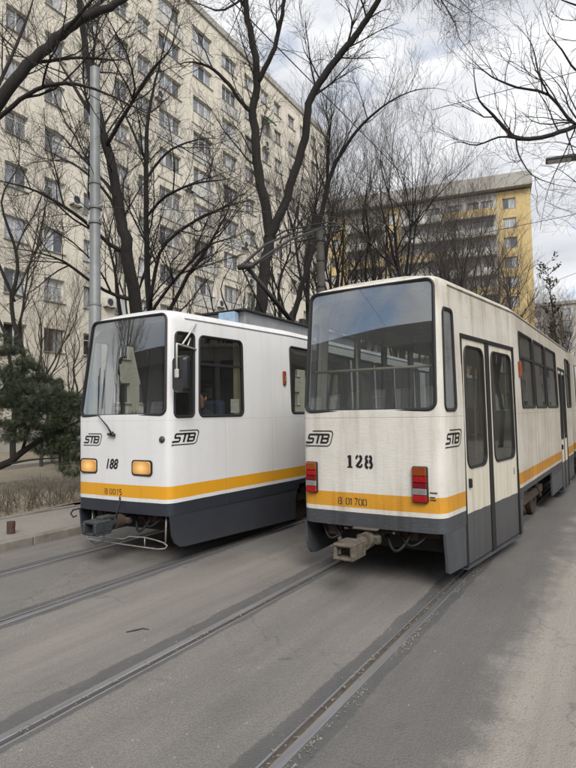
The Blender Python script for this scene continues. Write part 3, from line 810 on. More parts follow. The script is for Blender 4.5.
            for of in (of0, of1):
                right = [q for q in wpoly if q[0] >= (a0+a1)/2]; left = [q for q in wpoly if q[0] < (a0+a1)/2]
                right.sort(key=lambda q: q[1]); left.sort(key=lambda q: q[1])
                for lst, X in ((right, a1-.006), (left, a0+.006)):
                    V = [RS(x, z, of) for x, z in lst]+[RS(X, z, of) for x, z in lst]; k = len(lst)
                    b.add(V, [(i, i+1, i+1+k, i+k) for i in range(k-1)])
                for (z0, z1, topq) in ((zs1, 2.60, True), (.175, zs0, False)):
                    zz = [z0, z1] if topq else [z0, .45, .69, z1]
                    V = [RS(x, z, of) for z in zz for x in (a0+.006, right[-1][0] if topq else right[0][0], a1-.006)]
                    V = [RS(x, z, of) for z in zz for x in (a0+.006, (a0+a1)/2, a1-.006)]
                    b.add(V, [(i*3+j, i*3+j+1, i*3+j+4, i*3+j+3) for i in range(len(zz)-1) for j in range(2)])
            per = [(a0+.006, .175), (a1-.006, .175), (a1-.006, 2.6), (a0+.006, 2.6)]
            b.loop_strip([RS(x, z, of0) for x, z in per], [RS(x, z, of1) for x, z in per])
            leaf = b.build('door_leaf', 'door_paint', T)
            add_window(leaf, Skin2(RS, -.012), (a0+.085, a1-.085, zs0, zs1, min(.12, (a1-a0-.17)*.4)), 'glass_door', gw=.012, name='window')
            if li == 0: MB().cbox(-.02, .02, -.02, .02, -.05, .05, .008).build('door_button', 'rubber', leaf).location = RS(a0+.12, 1.02, .0)
        s0 = leaves[0][1]; s1 = leaves[1][0]
        MB().prism([(s0-.004, .17), (s1+.004, .17), (s1+.004, 2.60), (s0-.004, 2.60)], lambda a, z: RS(a, z, .002), lambda a, z: RS(a, z, -.04)).build('door_seal', 'rubber', T)
        if d0 < 1:
            MB().box(-.3, .78, d0+.05, d1-.05, .38, .42).build('step', 'interior_floor', T)
    # amber side marker lamp
    mk = MB().cbox(-.012, .034, -.032, .032, -.11, .11, .012).build('side_marker', 'orange_marker', T)
    ms = 2.82 if rear else 2.42
    mk.location = side_pt(1, ms, 2.36, .004)
    MB().cbox(.034, .042, -.02, .02, -.05, .03, .004).build('lens', 'lens_amber' if rear else 'lens_clear', mk)
    return T

class Skin2:
    def __init__(s, sk, o): s.sk, s.o, s.kind = sk, o, sk.kind
    def __call__(s, a, z, off=0.): return s.sk(a, z, off+s.o)

# door leaves: cream above, grey below, as painted
n = NT('door_paint'); v = n.coord(); z = n.xyz(v)[2]; y = n.xyz(v)[1]
zz = n.math('ADD', z, n.math('MULTIPLY', n.math('SUBTRACT', n.noise(v, 4, 4), .5), .03))
c = n.ramp(n.math('DIVIDE', zz, 4), [(0, (0.075, .078, .083)), (.70/4, (0.60, .565, .475))], 'CONSTANT')
d = n.ramp(n.noise(n.coord('Object', (8, 8, .8)), 1, 6, .65), [(.45, 0), (.75, .55)])
low = n.ramp(n.math('DIVIDE', z, 4), [(.05, .22), (.12, .05), (.2, .0)])
c = n.mix(n.math('ADD', d, low, True), c, n.mix(1.0, c, (0.5, .43, .33), 'MULTIPLY'))
n.base(c); n.rough(.5); n.bump(n.noise(n.coord('Object', (2, 2, 12)), 6, 5), .2, .004); MATS['door_paint'] = n.m

RO, RY = (-2.408, 5.508), RAD(.81)
LO, LY = (-5.573, 4.993), RAD(-2.01)
E_, RS, LS = Skin('end'), Skin('right'), Skin('left')

# ---- worn tram 128, seen from its tail
SHAPE.update(tumble=.03, rise=.055, lean=.12)
TR = tram('tram', 'worn cream white tram numbered 128 seen from the rear on the right', RO, RY, True)
def tail_lamp(x0, x1, z0, z1):
    xm, zm = (x0+x1)/2, (z0+z1)/2; w = (x1-x0)/2
    t = MB().cbox(-w-.008, w+.008, -.035, .02, z0-zm-.008, z1-zm+.008, .012).build('tail_lamp', 'black_plastic', TR)
    t.location = end_pt(xm, zm, 0); t.location.y += .005
    h = z1-z0; zb = z0-zm
    for nm, a, b_, mt in (('red_lens', 0, .20, 'lens_red_lit'), ('clear_lens', .205, .395, 'lens_clear'), ('red_lens', .40, .555, 'lens_red'), ('red_lens', .56, .745, 'lens_red_lit'), ('amber_lens', .75, 1, 'lens_amber')):
        q = MB().cbox(-w, w, -.052, -.03, zb+h*a, zb+h*b_, .008)
        for k in range(int((b_-a)*h/.012)): q.box(-w+.008, w-.008, -.054, -.05, zb+h*a+.008+k*.012, zb+h*a+.013+k*.012)
        q.build(nm, mt, t)
tail_lamp(-.735, -.605, .935, 1.26); tail_lamp(.50, .645, .905, 1.25)
logo(TR, lambda x, y: end_pt(-.565+x, 1.525+y, .004), 'decal_black', .33, .165)
logo(TR, lambda x, y: side_pt(1, .30+x, 1.525+y, .004), 'decal_black', .40, .17)
# stencilled 128
b = MB()
def S128(pl, w, ox):
    vs2, fs = stroke(pl, w*1.2); put2d(b, ([(x*.95+ox*1.12, y) for x, y in vs2], fs), lambda x, y: end_pt(-.075+x, 1.285+y, .004))
H = .066
S128([(0, -H), (0, H)], .030, -.105); S128([(-.028, H*.72), (0, H*.88)], .016, -.105)
S128([(-.032, -H+.006), (.032, -H+.006)], .012, -.105)
S128([(-.030, .028), (-.026, .05), (-.012, .061), (-.004, .062)], .018, -.012); S128([(.008, .061), (.026, .052), (.032, .034), (.022, .008), (-.006, -.022), (-.030, -.052)], .024, -.012)
S128([(-.022, -.056), (-.008, -.050), (.014, -.056), (.034, -.046), (.038, -.024)], .018, -.012)
for sx in (-1, 1):
    S128([(sx*.007, .060), (sx*.026, .054), (sx*.032, .036), (sx*.026, .014), (sx*.007, .006)], .022, .090)
    S128([(sx*.007, .004), (sx*.030, -.006), (sx*.037, -.030), (sx*.030, -.054), (sx*.007, -.062)], .024, .090)
b.build('fleet_number', 'decal_black', TR, fix=False)
# stencilled registration on the yellow band
b = MB()
def REG(ch, ox, fn, w=.009):
    G = {'B': [[(-.022, -.03), (-.022, .03)], [(-.008, .03), (.014, .026), (.018, .014), (.010, .002), (-.006, .001)], [(.010, -.001), (.02, -.012), (.016, -.026), (-.008, -.03)]],
         '0': [[(-.006, .03), (-.018, .02), (-.018, -.02), (-.006, -.03)], [(.006, .03), (.018, .02), (.018, -.02), (.006, -.03)]],
         '1': [[(0, -.03), (0, .03)], [(0, .03), (-.012, .014)]], '5': [[(.016, .03), (-.012, .03), (-.014, .004), (.008, .006), (.017, -.008), (.012, -.026), (-.014, -.03)]],
         '7': [[(-.018, .03), (.016, .03)], [(.016, .028), (.004, .002)], [(.001, -.006), (-.008, -.03)]]}
    for pl in G[ch]:
        vs2, fs = stroke(pl, w); put2d(b, ([(x+ox, y) for x, y in vs2], fs), fn)
RN = empty('registration_number', (0, 0, 0)); RN.parent = TR
for i, (ch, ox) in enumerate((('B', -.155), ('0', -.065), ('1', -.022), ('7', .035), ('0', .085), ('0', .135))):
    b = MB(); REG(ch, ox, lambda x, y: end_pt(-.165+x, .862+y*1.15, .004)); b.build('character', 'decal_faded', RN, fix=False)
b = MB()
for z_, w_ in ((1.0, .075), (.955, .05), (.93, .06)): put2d(b, stroke([(0, 0), (w_, 0)], .012), lambda x, y: end_pt(.665+x, z_+y, .004))
b.build('maker_mark', 'decal_faded', TR, fix=False)
b = MB(); put2d(b, stroke([(.012, -.035), (-.012, -.035), (-.012, .035), (.012, .035), (.012, 0), (-.004, -.004), (.02, -.03)], .008), lambda x, y: side_pt(1, 2.36+x, 1.0+y, -.006)); b.build('door_mark', 'decal_faded', TR, fix=False)
# coupler reaching back under the tail
cp = empty('coupler', (0, 0, 0)); cp.parent = TR
MB().tube([(0, .35, .50), (0, -.05, .485), (-.01, -.30, .475)], [.05, .055, .06], 12).build('drawbar', 'coupler_pale', cp, angle=40)
q = MB(); q.tube([(0, -.02, .485), (0, -.16, .48)], [.085, .085], 14); q.cbox(-.13, .13, -.06, .02, .44, .53, .015); q.cbox(-.03, .03, -.06, .02, .53, .60, .01); q.cbox(-.16, .12, -.09, .0, .585, .602, .006)
q.build('collar', 'coupler_pale', cp, angle=40)
q = MB(); X0, X1, Y0, Y1, Z0, Z1 = -.115, .105, -.62, -.32, .39, .55
q.cbox(X0, X1, Y0, Y1, Z1-.035, Z1, .012); q.cbox(X0, X1, Y0, Y1, Z0, Z0+.035, .012); q.cbox(X0-.002, X0+.04, Y0+.005, Y1, Z0+.02, Z1-.02, .012); q.cbox(X1-.04, X1+.002, Y0+.005, Y1, Z0+.02, Z1-.02, .012); q.cbox(X0+.02, X1-.02, Y0+.14, Y1+.03, Z0+.02, Z1-.02, .01)
q.cbox(X0-.045, X0+.0, Y0+.03, Y0+.13, .44, .52, .012)
q.build('coupler_head', 'coupler_pale', cp)
MB().cyl((X0+.05, Y0+.06, .44), (X0+.05, Y0+.06, .60), .016, 10).build('pin', 'coupler_pale', cp)
for sg in (-1, 1): MB().tube([(sg*.05, .3, .55), (sg*.28, -.02, .57)], .014, 6).build('brace', 'rust', cp)
# interior of the rear saloon
MB().tube([(-.70, .14, 2.27), (.70, .14, 2.27)], .016, 8).build('window_rail', 'grab_rail', TR, smooth=True)
for x, y in ((-.45, .75), (.45, 2.7), (-.45, 2.7), (.5, 4.6), (-.5, 4.6), (.5, 6.6), (-.5, 6.6)):
    MB().tube([(x, y, .86), (x, y, 2.98)], .017, 8).build('pole', 'grab_rail', TR, smooth=True)
for x in (-.45, .45): MB().tube([(x, .5, 2.72), (x, 9, 2.72)], .015, 8).build('ceiling_rail', 'grab_rail', TR, smooth=True)
se = MB(); se.cbox(-.21, .21, -.2, .2, .42, .47, .02); se.cbox(-.21, .21, .16, .21, .47, .95, .02); se.cbox(-.03, .03, -.1, .1, 0, .42, .01)
sem = se.mesh('seat', 'seat_plastic')
for y in (1.2, 1.95, 3.2, 3.95, 4.7, 5.45, 6.2, 7.4, 8.2):
    for x in (-.62, .70):
        if x > 0 and y < 2.8: continue
        if x > 0 and 6.9 < y < 8.4: continue
        o = link('seat', sem, TR); o.location = (x, y, .86)
for sg in (-1, 1):
    o = link('seat', sem, TR); o.location = (sg*.3, .48, .86); o.rotation_euler.z = math.pi
# roof vent
rv = MB().cbox(-.38, .38, 7.2, 8.1, 3.22, 3.37, .03).cbox(-.42, .42, 7.14, 8.16, 3.37, 3.40, .01).build('roof_vent', 'roof_grey', TR)
# bellows and the next section
def bellows(parent, y0, y1, w=.93):
    b = MB(); N = 9; L_ = []
    for i in range(N*2+1):
        y = y0+(y1-y0)*i/(N*2); k = w+(.05 if i % 2 else 0)
        L_.append([(-k, y, .7), (k, y, .7), (k, y, 2.9), (k-.15, y, 3.05+(.03 if i % 2 else 0)), (-k+.15, y, 3.05+(.03 if i % 2 else 0)), (-k, y, 2.9)])
    for a, c in zip(L_[:-1], L_[1:]): b.loop_strip(a, c)
    b.build('bellows', 'bellows', parent)
def second_section(T, rear, y0=10.0):
    paint = 'paint_worn' if rear else 'paint_clean'
    bellows(T, 9.3, y0)
    b = MB(); Ln = 8.5; hw = WS
    prof = [(hw, .6), (hw, 1.8), (hw-.03, 3.035+SHAPE['rise']), (hw-.06, 3.125+SHAPE['rise']), (hw-.16, 3.175+SHAPE['rise']), (.4, 3.24+SHAPE['rise']), (-.4, 3.24+SHAPE['rise']), (-hw+.16, 3.175+SHAPE['rise']), (-hw+.06, 3.125+SHAPE['rise']), (-hw+.03, 3.035+SHAPE['rise']), (-hw, 1.8), (-hw, .6)]
    n = len(prof)
    b.add([(x, y, z) for y in (y0, y0+Ln) for x, z in prof], [(i, (i+1) % n, (i+1) % n+n, i+n) for i in range(n)]+[tuple(range(n)), tuple(range(2*n-1, n-1, -1))])
    b.build('body', paint, T, angle=24)
    for sg in (1, -1):
        for k in range(6):
            a = y0+.35+k*1.35; z0, z1 = (1.84, 2.88)
            fr = MB(); fr.prism(rrect(a, a+1.15, z0, z1, .06, grow=.022), lambda y, z: (sg*(hw+.012-.03*(z-1.8)/1.16), y, z), lambda y, z: (sg*(hw-.02-.03*(z-1.8)/1.16), y, z))
            w_ = fr.build('side_window', 'rubber', T)
            MB().prism(rrect(a, a+1.15, z0, z1, .06), lambda y, z: (sg*(hw+.016-.03*(z-1.8)/1.16), y, z), lambda y, z: (sg*(hw+.0125-.03*(z-1.8)/1.16), y, z)).build('pane', 'house_glass', w_)
        MB().box(*sorted((sg*hw-sg*.003, sg*(hw-.03))), y0+.02, y0+Ln-2.8, .25, .6).build('skirt', 'skirt_grey' if rear else 'skirt_dark', T)
    MB().box(-.75, .75, y0, y0+Ln, .34, .6).build('underframe', 'under_black', T)
second_section(TR, True)

# ---- white tram 188, seen from its front
SHAPE.update(tumble=.085, rise=-.025, lean=.14)
TLt = tram('tram', 'clean white tram numbered 188 with driver and amber headlamps on the left', LO, LY, False)
logo(TLt, lambda x, y: end_pt(-.485+x, 1.513+y, .004), 'decal_black', .33, .15)
logo(TLt, lambda x, y: side_pt(1, .285+x, 1.535+y, .004), 'decal_black', .43, .17)
b = MB(); put2d(b, text2d('188', .175, .28, .0045, .85), lambda x, y: end_pt(-.14+x, 1.20+y, .004)); b.build('fleet_number', 'decal_black', TLt, fix=False)
RN = empty('registration_number', (0, 0, 0)); RN.parent = TLt
for ch, ox in (('B', -.135), ('0', -.05), ('0', .01), ('1', .072), ('5', .12)):
    b = MB(); REG(ch, ox, lambda x, y: end_pt(-.095+x, .857+y*1.15, .004)); b.build('character', 'decal_faded', RN, fix=False)
for x0, x1 in ((-.70, -.415), (.235, .535)):
    xm, zm = (x0+x1)/2, 1.17; w = (x1-x0)/2
    h = MB().prism(rrect(-w-.016, w+.016, -.096, .096, .045), lambda x, z: (x, -.012, z), lambda x, z: (x, .03, z)).build('headlamp', 'rubber', TLt)
    h.location = end_pt(xm, zm, 0)
    q = MB(); pl = rrect(-w, w, -.08, .08, .038)
    q.prism(pl, lambda x, z: (x*.93, -.022, z*.90), lambda x, z: (x, -.0125, z)); q.build('lens', 'lamp_amber', h, angle=30)
# corner marker lamp
for sg in (1, -1):
    mk = MB().tube([(0, .02, 0), (0, -.012, 0), (0, -.03, 0), (0, -.036, 0)], [.040, .042, .030, .012], 16).build('marker_lamp', 'lamp_grey', TLt, smooth=True); mk.location = end_pt(.695, 1.52, -.01) if sg > 0 else (-.795, .03, 1.52)
# wiper
q = MB(); q.tube([end_pt(-.09, 1.60, .02), end_pt(-.09, 1.60, .055)], .02, 10); q.tube([end_pt(-.09, 1.60, .045), end_pt(-.16, 1.69, .05), end_pt(-.34, 1.83, .045), end_pt(-.40, 2.35, .04)], [.012, .010, .007, .005], 6)
q.tube([end_pt(-.37, 1.92, .025), end_pt(-.40, 2.45, .028)], [.008, .006], 6)
q.tube([end_pt(-.17, 1.585, .03), end_pt(-.05, 1.575, .03)], [.016, .02], 8)
q.build('wiper', 'black_plastic', TLt, smooth=True)
# mirror on its outrigger
mr = empty('mirror', (0, 0, 0)); mr.parent = TLt
q = MB(); A = Vector(side_pt(1, .50, 2.83, .01)); B = Vector((1.02, .12, 2.70)); C_ = Vector(side_pt(1, .52, 2.66, .01)); top = Vector((.95, .20, 2.95))
q.tube([Vector(side_pt(1, .46, 2.66, .0)), Vector((.985, -.06, 2.66)), Vector((.985, -.06, 2.64)), Vector((.985, -.06, 2.25))], [.012]*4, 8)
q.tube([Vector(side_pt(1, .46, 3.0, .0)), Vector((.98, .05, 2.665))], .011, 8); q.tube([Vector(side_pt(1, .30, 2.70, .0))+Vector((.05, 0, .08)), Vector((.97, .16, 2.66))], .009, 8)
q.build('arm', 'mirror_white', mr, smooth=True)
q = MB(); pl = rrect(-.125, .125, -.22, .22, .055)
q.prism(pl, lambda x, z: (x*.86, -.05, z*.9), lambda x, z: (x, -.01, z)); q.prism(pl, lambda x, z: (x, -.0095, z), lambda x, z: (x, .035, z))
h = q.build('housing', 'black_plastic', mr, angle=30); h.location = (1.0, .0, 2.30); h.rotation_euler.z = RAD(-12)
MB().cbox(-.03, .03, -.085, -.045, -.05, .06, .012).build('bracket', 'mirror_white', h)
# life guard bar and coupler under the nose
q = MB()
for z in (.21, ): q.tube([(-.62, .02, .26), (-.60, -.01, z), (-.3, -.02, z), (.40, -.02, z-.005), (.62, .0, z-.01), (.70, .03, z), (.72, .05, z+.03), (.66, .05, z+.06), (.56, .03, z+.085), (.40, .0, z+.11), (.15, -.01, z+.10), (.05, -.01, z+.06), (-.6, 0, z+.05)], .0085, 8)
q.tube([(.68, .06, .24), (.68, .08, .60)], .011, 8); q.tube([(-.6, .06, .24), (-.6, .08, .60)], .011, 8); q.tube([(.40, 0, .20), (.40, .0, .315)], .008, 6)
q.build('guard_bar', 'bar_metal', TLt, smooth=True)
cp = empty('coupler', (0, 0, 0)); cp.parent = TLt
MB().tube([(0, .4, .50), (0, -.05, .50), (0, -.28, .49)], [.05, .055, .06], 12).build('drawbar', 'coupler_dark', cp, angle=40)
q = MB(); q.tube([(0, .02, .50), (0, -.12, .50)], [.085, .085], 14); q.cbox(-.14, .14, -.02, .06, .46, .54, .015); q.build('collar', 'rust', cp, angle=40)
q = MB(); q.cbox(-.12, .12, -.50, -.26, .40, .43, .01); q.cbox(-.12, .12, -.50, -.26, .53, .565, .01); q.cbox(-.12, -.07, -.52, -.24, .42, .545, .015); q.cbox(.07, .12, -.52, -.24, .42, .545, .015); q.cbox(-.09, .09, -.42, -.24, .42, .54, .01)
q.cbox(-.17, -.115, -.46, -.36, .43, .53, .012); q.cbox(-.06, .06, -.36, -.16, .55, .60, .012); q.build('coupler_head', 'coupler_dark', cp)
MB().tube([(.10, -.36, .42), (.12, -.40, .34), (.06, -.46, .31), (0, -.48, .34)], .012, 8).build('chain_hook', 'coupler_dark', cp, smooth=True)
MB().tube([(.05, -.12, .55), (.03, -.10, .64), (.03, -.045, .74), (.02, -.04, .80)], .010, 6).build('cable', 'rubber', cp, smooth=True)
MB().tube([(-.74, -.03, .60), (-.82, -.06, .58), (-.85, -.07, .53), (-.80, -.07, .49), (-.76, -.05, .51)], .011, 8).build('step_loop', 'rubber', cp, smooth=True)
MB().tube([(.1, .2, .52), (.66, .25, .50)], .03, 8).build('buffer_beam', 'rust', cp)
# cab: desk, seat, partition, notice
q = MB(); q.cbox(-.68, .68, .10, .48, 1.50, 1.74, .03); q.cbox(-.62, .62, .14, .44, .87, 1.49, .02); q.cbox(.15, .42, .40, .56, 1.60, 1.78, .02); q.build('driver_desk', 'cab_dash', TLt)
q = MB(); q.cbox(.10, .58, 1.00, 1.44, 1.22, 1.34, .04); q.cbox(.12, .56, 1.42, 1.54, 1.34, 2.02, .05); q.cbox(.28, .40, 1.12, 1.32, .86, 1.22, .02); q.build('driver_seat', 'seat_blue', TLt)
MB().box(-.85, .55, 1.72, 1.75, .86, 2.98).build('cab_partition', 'cab_dash', TLt)
q = MB(); P = []
for i in range(15): P.append((.62+.018*i, 1.62+.018*math.sin(i*2.3)))
q.add([(x, y, z) for z in (1.0, 2.9) for x, y in P], [(i, i+1, i+16, i+15) for i in range(14)]); q.build('curtain', 'curtain_beige', TLt, smooth=True)
MB().prism([(1.16, 1.83), (1.34, 1.83), (1.34, 2.02), (1.16, 2.02)], lambda a, z: RS(a, z, -.018), lambda a, z: RS(a, z, -.020)).build('notice', 'paper', TLt)
for y in (3.2, 3.95, 4.7, 5.45, 6.2, 7.4, 8.2):
    for x in (-.70, .70):
        o = link('seat', sem, TLt); o.location = (x, y, .86)
# roof equipment and pantograph
rb = empty('roof_box', (0, 0, 0)); rb.parent = TLt
MB().cbox(-.62, .62, 1.95, 6.3, 3.19, 3.40, .015).build('box', 'roof_grey', rb)
MB().cbox(-.70, .68, 1.85, 6.4, 3.402, 3.422, .006).build('lid', 'roof_dark', rb)
MB().cbox(.22, .52, 1.80, 1.93, 3.215, 3.38, .01).build('junction_box', 'box_blue', rb)
q = MB()
for k in range(3): q.tube([(-.1+.12*k, 2.4, 3.42), (-.1+.12*k, 2.42, 3.50), (-.05+.12*k, 2.5, 3.53), (0+.12*k, 2.55, 3.48), (0+.12*k, 2.55, 3.39)], .016, 6)
q.tube([(-.3, 2.6, 3.43), (.3, 2.75, 3.45), (.45, 3.6, 3.44), (.5, 4.6, 3.43)], .03, 6); q.build('roof_cables', 'rubber', rb, smooth=True)
pg = empty('pantograph', (0, 0, 0)); pg.parent = TLt
q = MB(); q.cbox(-.5, .5, 4.1, 4.9, 3.40, 3.47, .01)
for x in (-.42, .42): q.cbox(x-.05, x+.05, 4.15, 4.3, 3.47, 3.6, .01)
q.build('base_frame', 'pantograph_metal', pg)
for nm, pts, rr in (('lower_arm', [(.18, 4.35, 3.52), (.05, 2.90, 4.36)], [.05, .038]), ('control_rod', [(-.12, 3.85, 3.50), (-.02, 2.86, 4.32)], .016)):
    MB().tube(pts, rr, 10).build(nm, 'pantograph_metal', pg, smooth=True)
MB().tube([(-.10, 2.84, 4.37), (.20, 2.88, 4.37)], .05, 12).build('knee_joint', 'pantograph_metal', pg, smooth=True)
for x0, x1 in ((.18, .42), (-.08, -.42)):
    MB().tube([(x0, 2.86, 4.38), ((x0+x1)/2, 4.0, 5.10), (x1, 5.35, 5.72)], [.030, .026, .020], 8).build('upper_arm', 'pantograph_metal', pg, smooth=True)
MB().tube([(.0, 2.9, 4.30), (.08, 4.2, 5.06), (.15, 5.30, 5.62)], .012, 6).build('guide_rod', 'pantograph_metal', pg, smooth=True)
for y in (5.25, 5.50):
    MB().tube([(-.80, y, 5.60), (-.72, y, 5.70), (-.5, y, 5.765), (.5, y, 5.765), (.72, y, 5.70), (.80, y, 5.60)], .018, 8).build('contact_strip', 'pantograph_metal', pg, smooth=True)
for x in (-.42, .42): MB().tube([(x, 5.2, 5.72), (x, 5.55, 5.72)], .014, 6).build('head_link', 'pantograph_metal', pg)
second_section(TLt, False)

for T_, m_ in ((TR, 'rubber'), (TLt, 'rubber')):
    for k, (x0, x1, zz_) in enumerate(((-.45, -.12, .40), (.42, .15, .38), (-.6, -.35, .44), (.60, .30, .45))):
        MB().tube([(x0+(x1-x0)*(u/12), .12-.09*math.sin(math.pi*u/12), .60-(.60-zz_)*math.sin(math.pi*u/12*.92)**.7) for u in range(13)], .016 if k < 2 else .011, 8).build('hose', m_, T_, smooth=True)
    q = MB().cbox(-.55, -.38, .10, .28, .46, .598, .012).cbox(.34, .48, .12, .30, .48, .598, .012); q.cbox(-.70, .70, .24, .30, .50, .57, .01); q.build('buffer_frame', 'rust', T_)
    MB().tube([(-.62, .9, .26), (.62, .9, .26)], .03, 8).tube([(-.62, .9, .26), (-.62, 2.6, .30)], .02, 6).tube([(.62, .9, .26), (.62, 2.6, .30)], .02, 6).build('brake_rigging', 'rust', T_)
# ---- driver, seated in the cab of tram 188
def skin_figure(name, mat, joints, edges, radii, parent, sub=2, root=0):
    me = bpy.data.meshes.new(name); me.from_pydata(joints, edges, []); o = bpy.data.objects.new(name, me); COL.objects.link(o)
    o.modifiers.new('skin', 'SKIN'); 
    sv = me.skin_vertices[0].data if me.skin_vertices else None
    if sv is None:
        bm = bmesh.new(); bm.from_mesh(me); bm.verts.layers.skin.verify(); bm.to_mesh(me); bm.free(); sv = me.skin_vertices[0].data
    for v_, r_ in zip(sv, radii):
        v_.radius = r_ if hasattr(r_, '__len__') else (r_, r_)
    sv[root].use_root = True
    md = o.modifiers.new('sub', 'SUBSURF'); md.levels = sub; md.render_levels = sub
    bpy.context.view_layer.update()
    res = baked(o); o.modifiers.clear(); o.data = res
    res.materials.clear(); res.materials.append(MATS[mat]); res.polygons.foreach_set('use_smooth', [True]*len(res.polygons))
    o.parent = parent; return o
lm = Matrix.Translation(Vector((*LO, 0))) @ Matrix.Rotation(-LY, 4, 'Z')
dv = empty('person', lm @ Vector((.34, 1.22, 1.34)), -LY)
tag(dv, 'driver in navy jacket seated at the desk of the white tram', 'person')
J = [(0, .02, .06), (0, .04, .28), (0, .0, .47), (0, -.02, .55), (.19, .0, .46), (-.19, .0, .46), (.25, -.16, .24), (-.25, -.16, .24), (.16, -.42, .30), (-.16, -.42, .30), (.10, -.22, .06), (-.10, -.22, .06), (.12, -.45, .06), (-.12, -.45, .06), (.12, -.50, -.30), (-.12, -.50, -.30)]
Eg = [(0, 1), (1, 2), (2, 3), (2, 4), (2, 5), (4, 6), (5, 7), (6, 8), (7, 9), (0, 10), (0, 11), (10, 12), (11, 13), (12, 14), (13, 15)]
Rd = [(.16, .13), (.17, .12), (.14, .09), .055, .075, .075, .055, .055, .04, .04, .09, .09, .075, .075, .055, .055]
skin_figure('body', 'jacket_navy', J, Eg, Rd, dv)
hd = skin_figure('head', 'skin', [(0, -.02, .54), (0, -.03, .62), (0, -.04, .70), (0, -.03, .78), (0, -.115, .665), (0, -.135, .68)], [(0, 1), (1, 2), (2, 3), (2, 4), (4, 5)], [.05, .065, (.078, .092), (.07, .08), .03, .014], dv)
for sg in (-1, 1): MB().tube([(sg*.075, -.03, .66), (sg*.088, -.02, .69), (sg*.086, -.015, .725)], [.012, .018, .012], 8).build('ear', 'skin', hd, smooth=True)
skin_figure('hair', 'hair_dark', [(0, .03, .66), (0, .01, .74), (0, -.03, .79)], [(0, 1), (1, 2)], [(.07, .05), (.082, .07), (.075, .07)], hd)
for sg in (-1, 1):
    hnd = skin_figure('hand', 'skin', [(sg*.16, -.40, .30), (sg*.15, -.46, .305), (sg*.145, -.50, .31)], [(0, 1), (1, 2)], [(.03, .024), (.038, .02), (.036, .016)], dv)
    for k in range(4):
        x = sg*.145+(k-1.5)*.019
        MB().tube([(x, -.49, .312), (x, -.53+.006*abs(k-1.5), .316), (x, -.555+.008*abs(k-1.5), .30), (x, -.56+.008*abs(k-1.5), .28)], [.010, .0095, .009, .007], 7).build('finger', 'skin', hnd, smooth=True)
    MB().tube([(sg*.12, -.44, .30), (sg*.10, -.475, .295), (sg*.10, -.51, .285)], [.012, .011, .008], 7).build('thumb', 'skin', hnd, smooth=True)

# ------------------------------------------------------------------ buildings
WCACHE = {}
def window_meshes(w, h, ns, mat, topbar):
    key = (round(w, 2), round(h, 2), ns, mat, topbar)
    if key in WCACHE: return WCACHE[key]
    t = .055; fr = MB(); d0, d1 = -.03, .03
    fr.box(-w/2, -w/2+t, d0, d1, -h/2, h/2); fr.box(w/2-t, w/2, d0, d1, -h/2, h/2)
    fr.box(-w/2+t, w/2-t, d0, d1, -h/2, -h/2+t); fr.box(-w/2+t, w/2-t, d0, d1, h/2-t, h/2)
    sw = (w-t)/ns
    for i in range(1, ns): x = -w/2+t/2+sw*i; fr.box(x-t*.6, x+t*.6, d0-.004, d1, -h/2+t, h/2-t)
    if topbar:
        for i in range(ns): fr.box(-w/2+t+.001+sw*i+(t*.1 if i else 0), -w/2+sw*(i+1)-t*.1-.001, d0+.002, d1, h*.18, h*.18+t*.8)
    pane = MB().box(-(sw-t)/2-.005, (sw-t)/2+.005, .004, .016, -h/2+t-.005, h/2-t+.005)
    sill = MB().cbox(-w/2-.07, w/2+.07, -.29, -.035, -h/2-.05, -h/2-.004, .008)
    res = (fr.mesh('window', mat), pane.mesh('pane', 'house_glass'), sill.mesh('sill', 'sill'), [-w/2+t/2+sw*(i+.5) for i in range(ns)])
    WCACHE[key] = res; return res
def facade(T, name, S0, S1, Z0, Z1, cols, rows, mat, depth, seed, recess=.2, brown=.12, skip=()):
    """front wall with real openings, sides and roof; one window object per opening"""
    rg = random.Random(seed); b = MB(); op = {}
    xs = sorted(set([S0, S1]+[c[0] for c in cols]+[c[1] for c in cols])); zs = sorted(set([Z0, Z1]+[z for r_ in rows for z in r_]))
    cs = {(c[0], c[1]): c[2] for c in cols}; rs = set(rows)
    for i in range(len(xs)-1):
        for j in range(len(zs)-1):
            a0, a1, z0, z1 = xs[i], xs[i+1], zs[j], zs[j+1]
            if (a0, a1) in cs and (z0, z1) in rs and (i, j) not in skip:
                V = [(a0, 0, z0), (a1, 0, z0), (a1, 0, z1), (a0, 0, z1), (a0, recess+.05, z0), (a1, recess+.05, z0), (a1, recess+.05, z1), (a0, recess+.05, z1)]
                b.add(V, [(0, 1, 5, 4), (1, 2, 6, 5), (2, 3, 7, 6), (3, 0, 4, 7), (4, 5, 6, 7)])
                w, h = a1-a0, z1-z0; ns = cs[(a0, a1)]
                fm = 'window_frame_brown' if rg.random() < brown else 'window_frame_white'
                m1, m2, m3, px = window_meshes(w, h, ns, fm, rg.random() < .25)
                o = link('window', m1, T); o.location = ((a0+a1)/2, recess, (z0+z1)/2)
                for x in px:
                    p = link('pane', m2, o); p.location = (x, 0, 0)
                link('sill', m3, o).location = (0, 0, 0)
            else: b.add([(a0, 0, z0), (a1, 0, z0), (a1, 0, z1), (a0, 0, z1)], [(0, 1, 2, 3)])
    b.add([(S0, 0, Z0), (S1, 0, Z0), (S1, depth, Z0), (S0, depth, Z0), (S0, 0, Z1), (S1, 0, Z1), (S1, depth, Z1), (S0, depth, Z1)], [(1, 2, 6, 5), (2, 3, 7, 6), (3, 0, 4, 7), (4, 5, 6, 7)])
    return b.build(name, mat, T, fix=False)

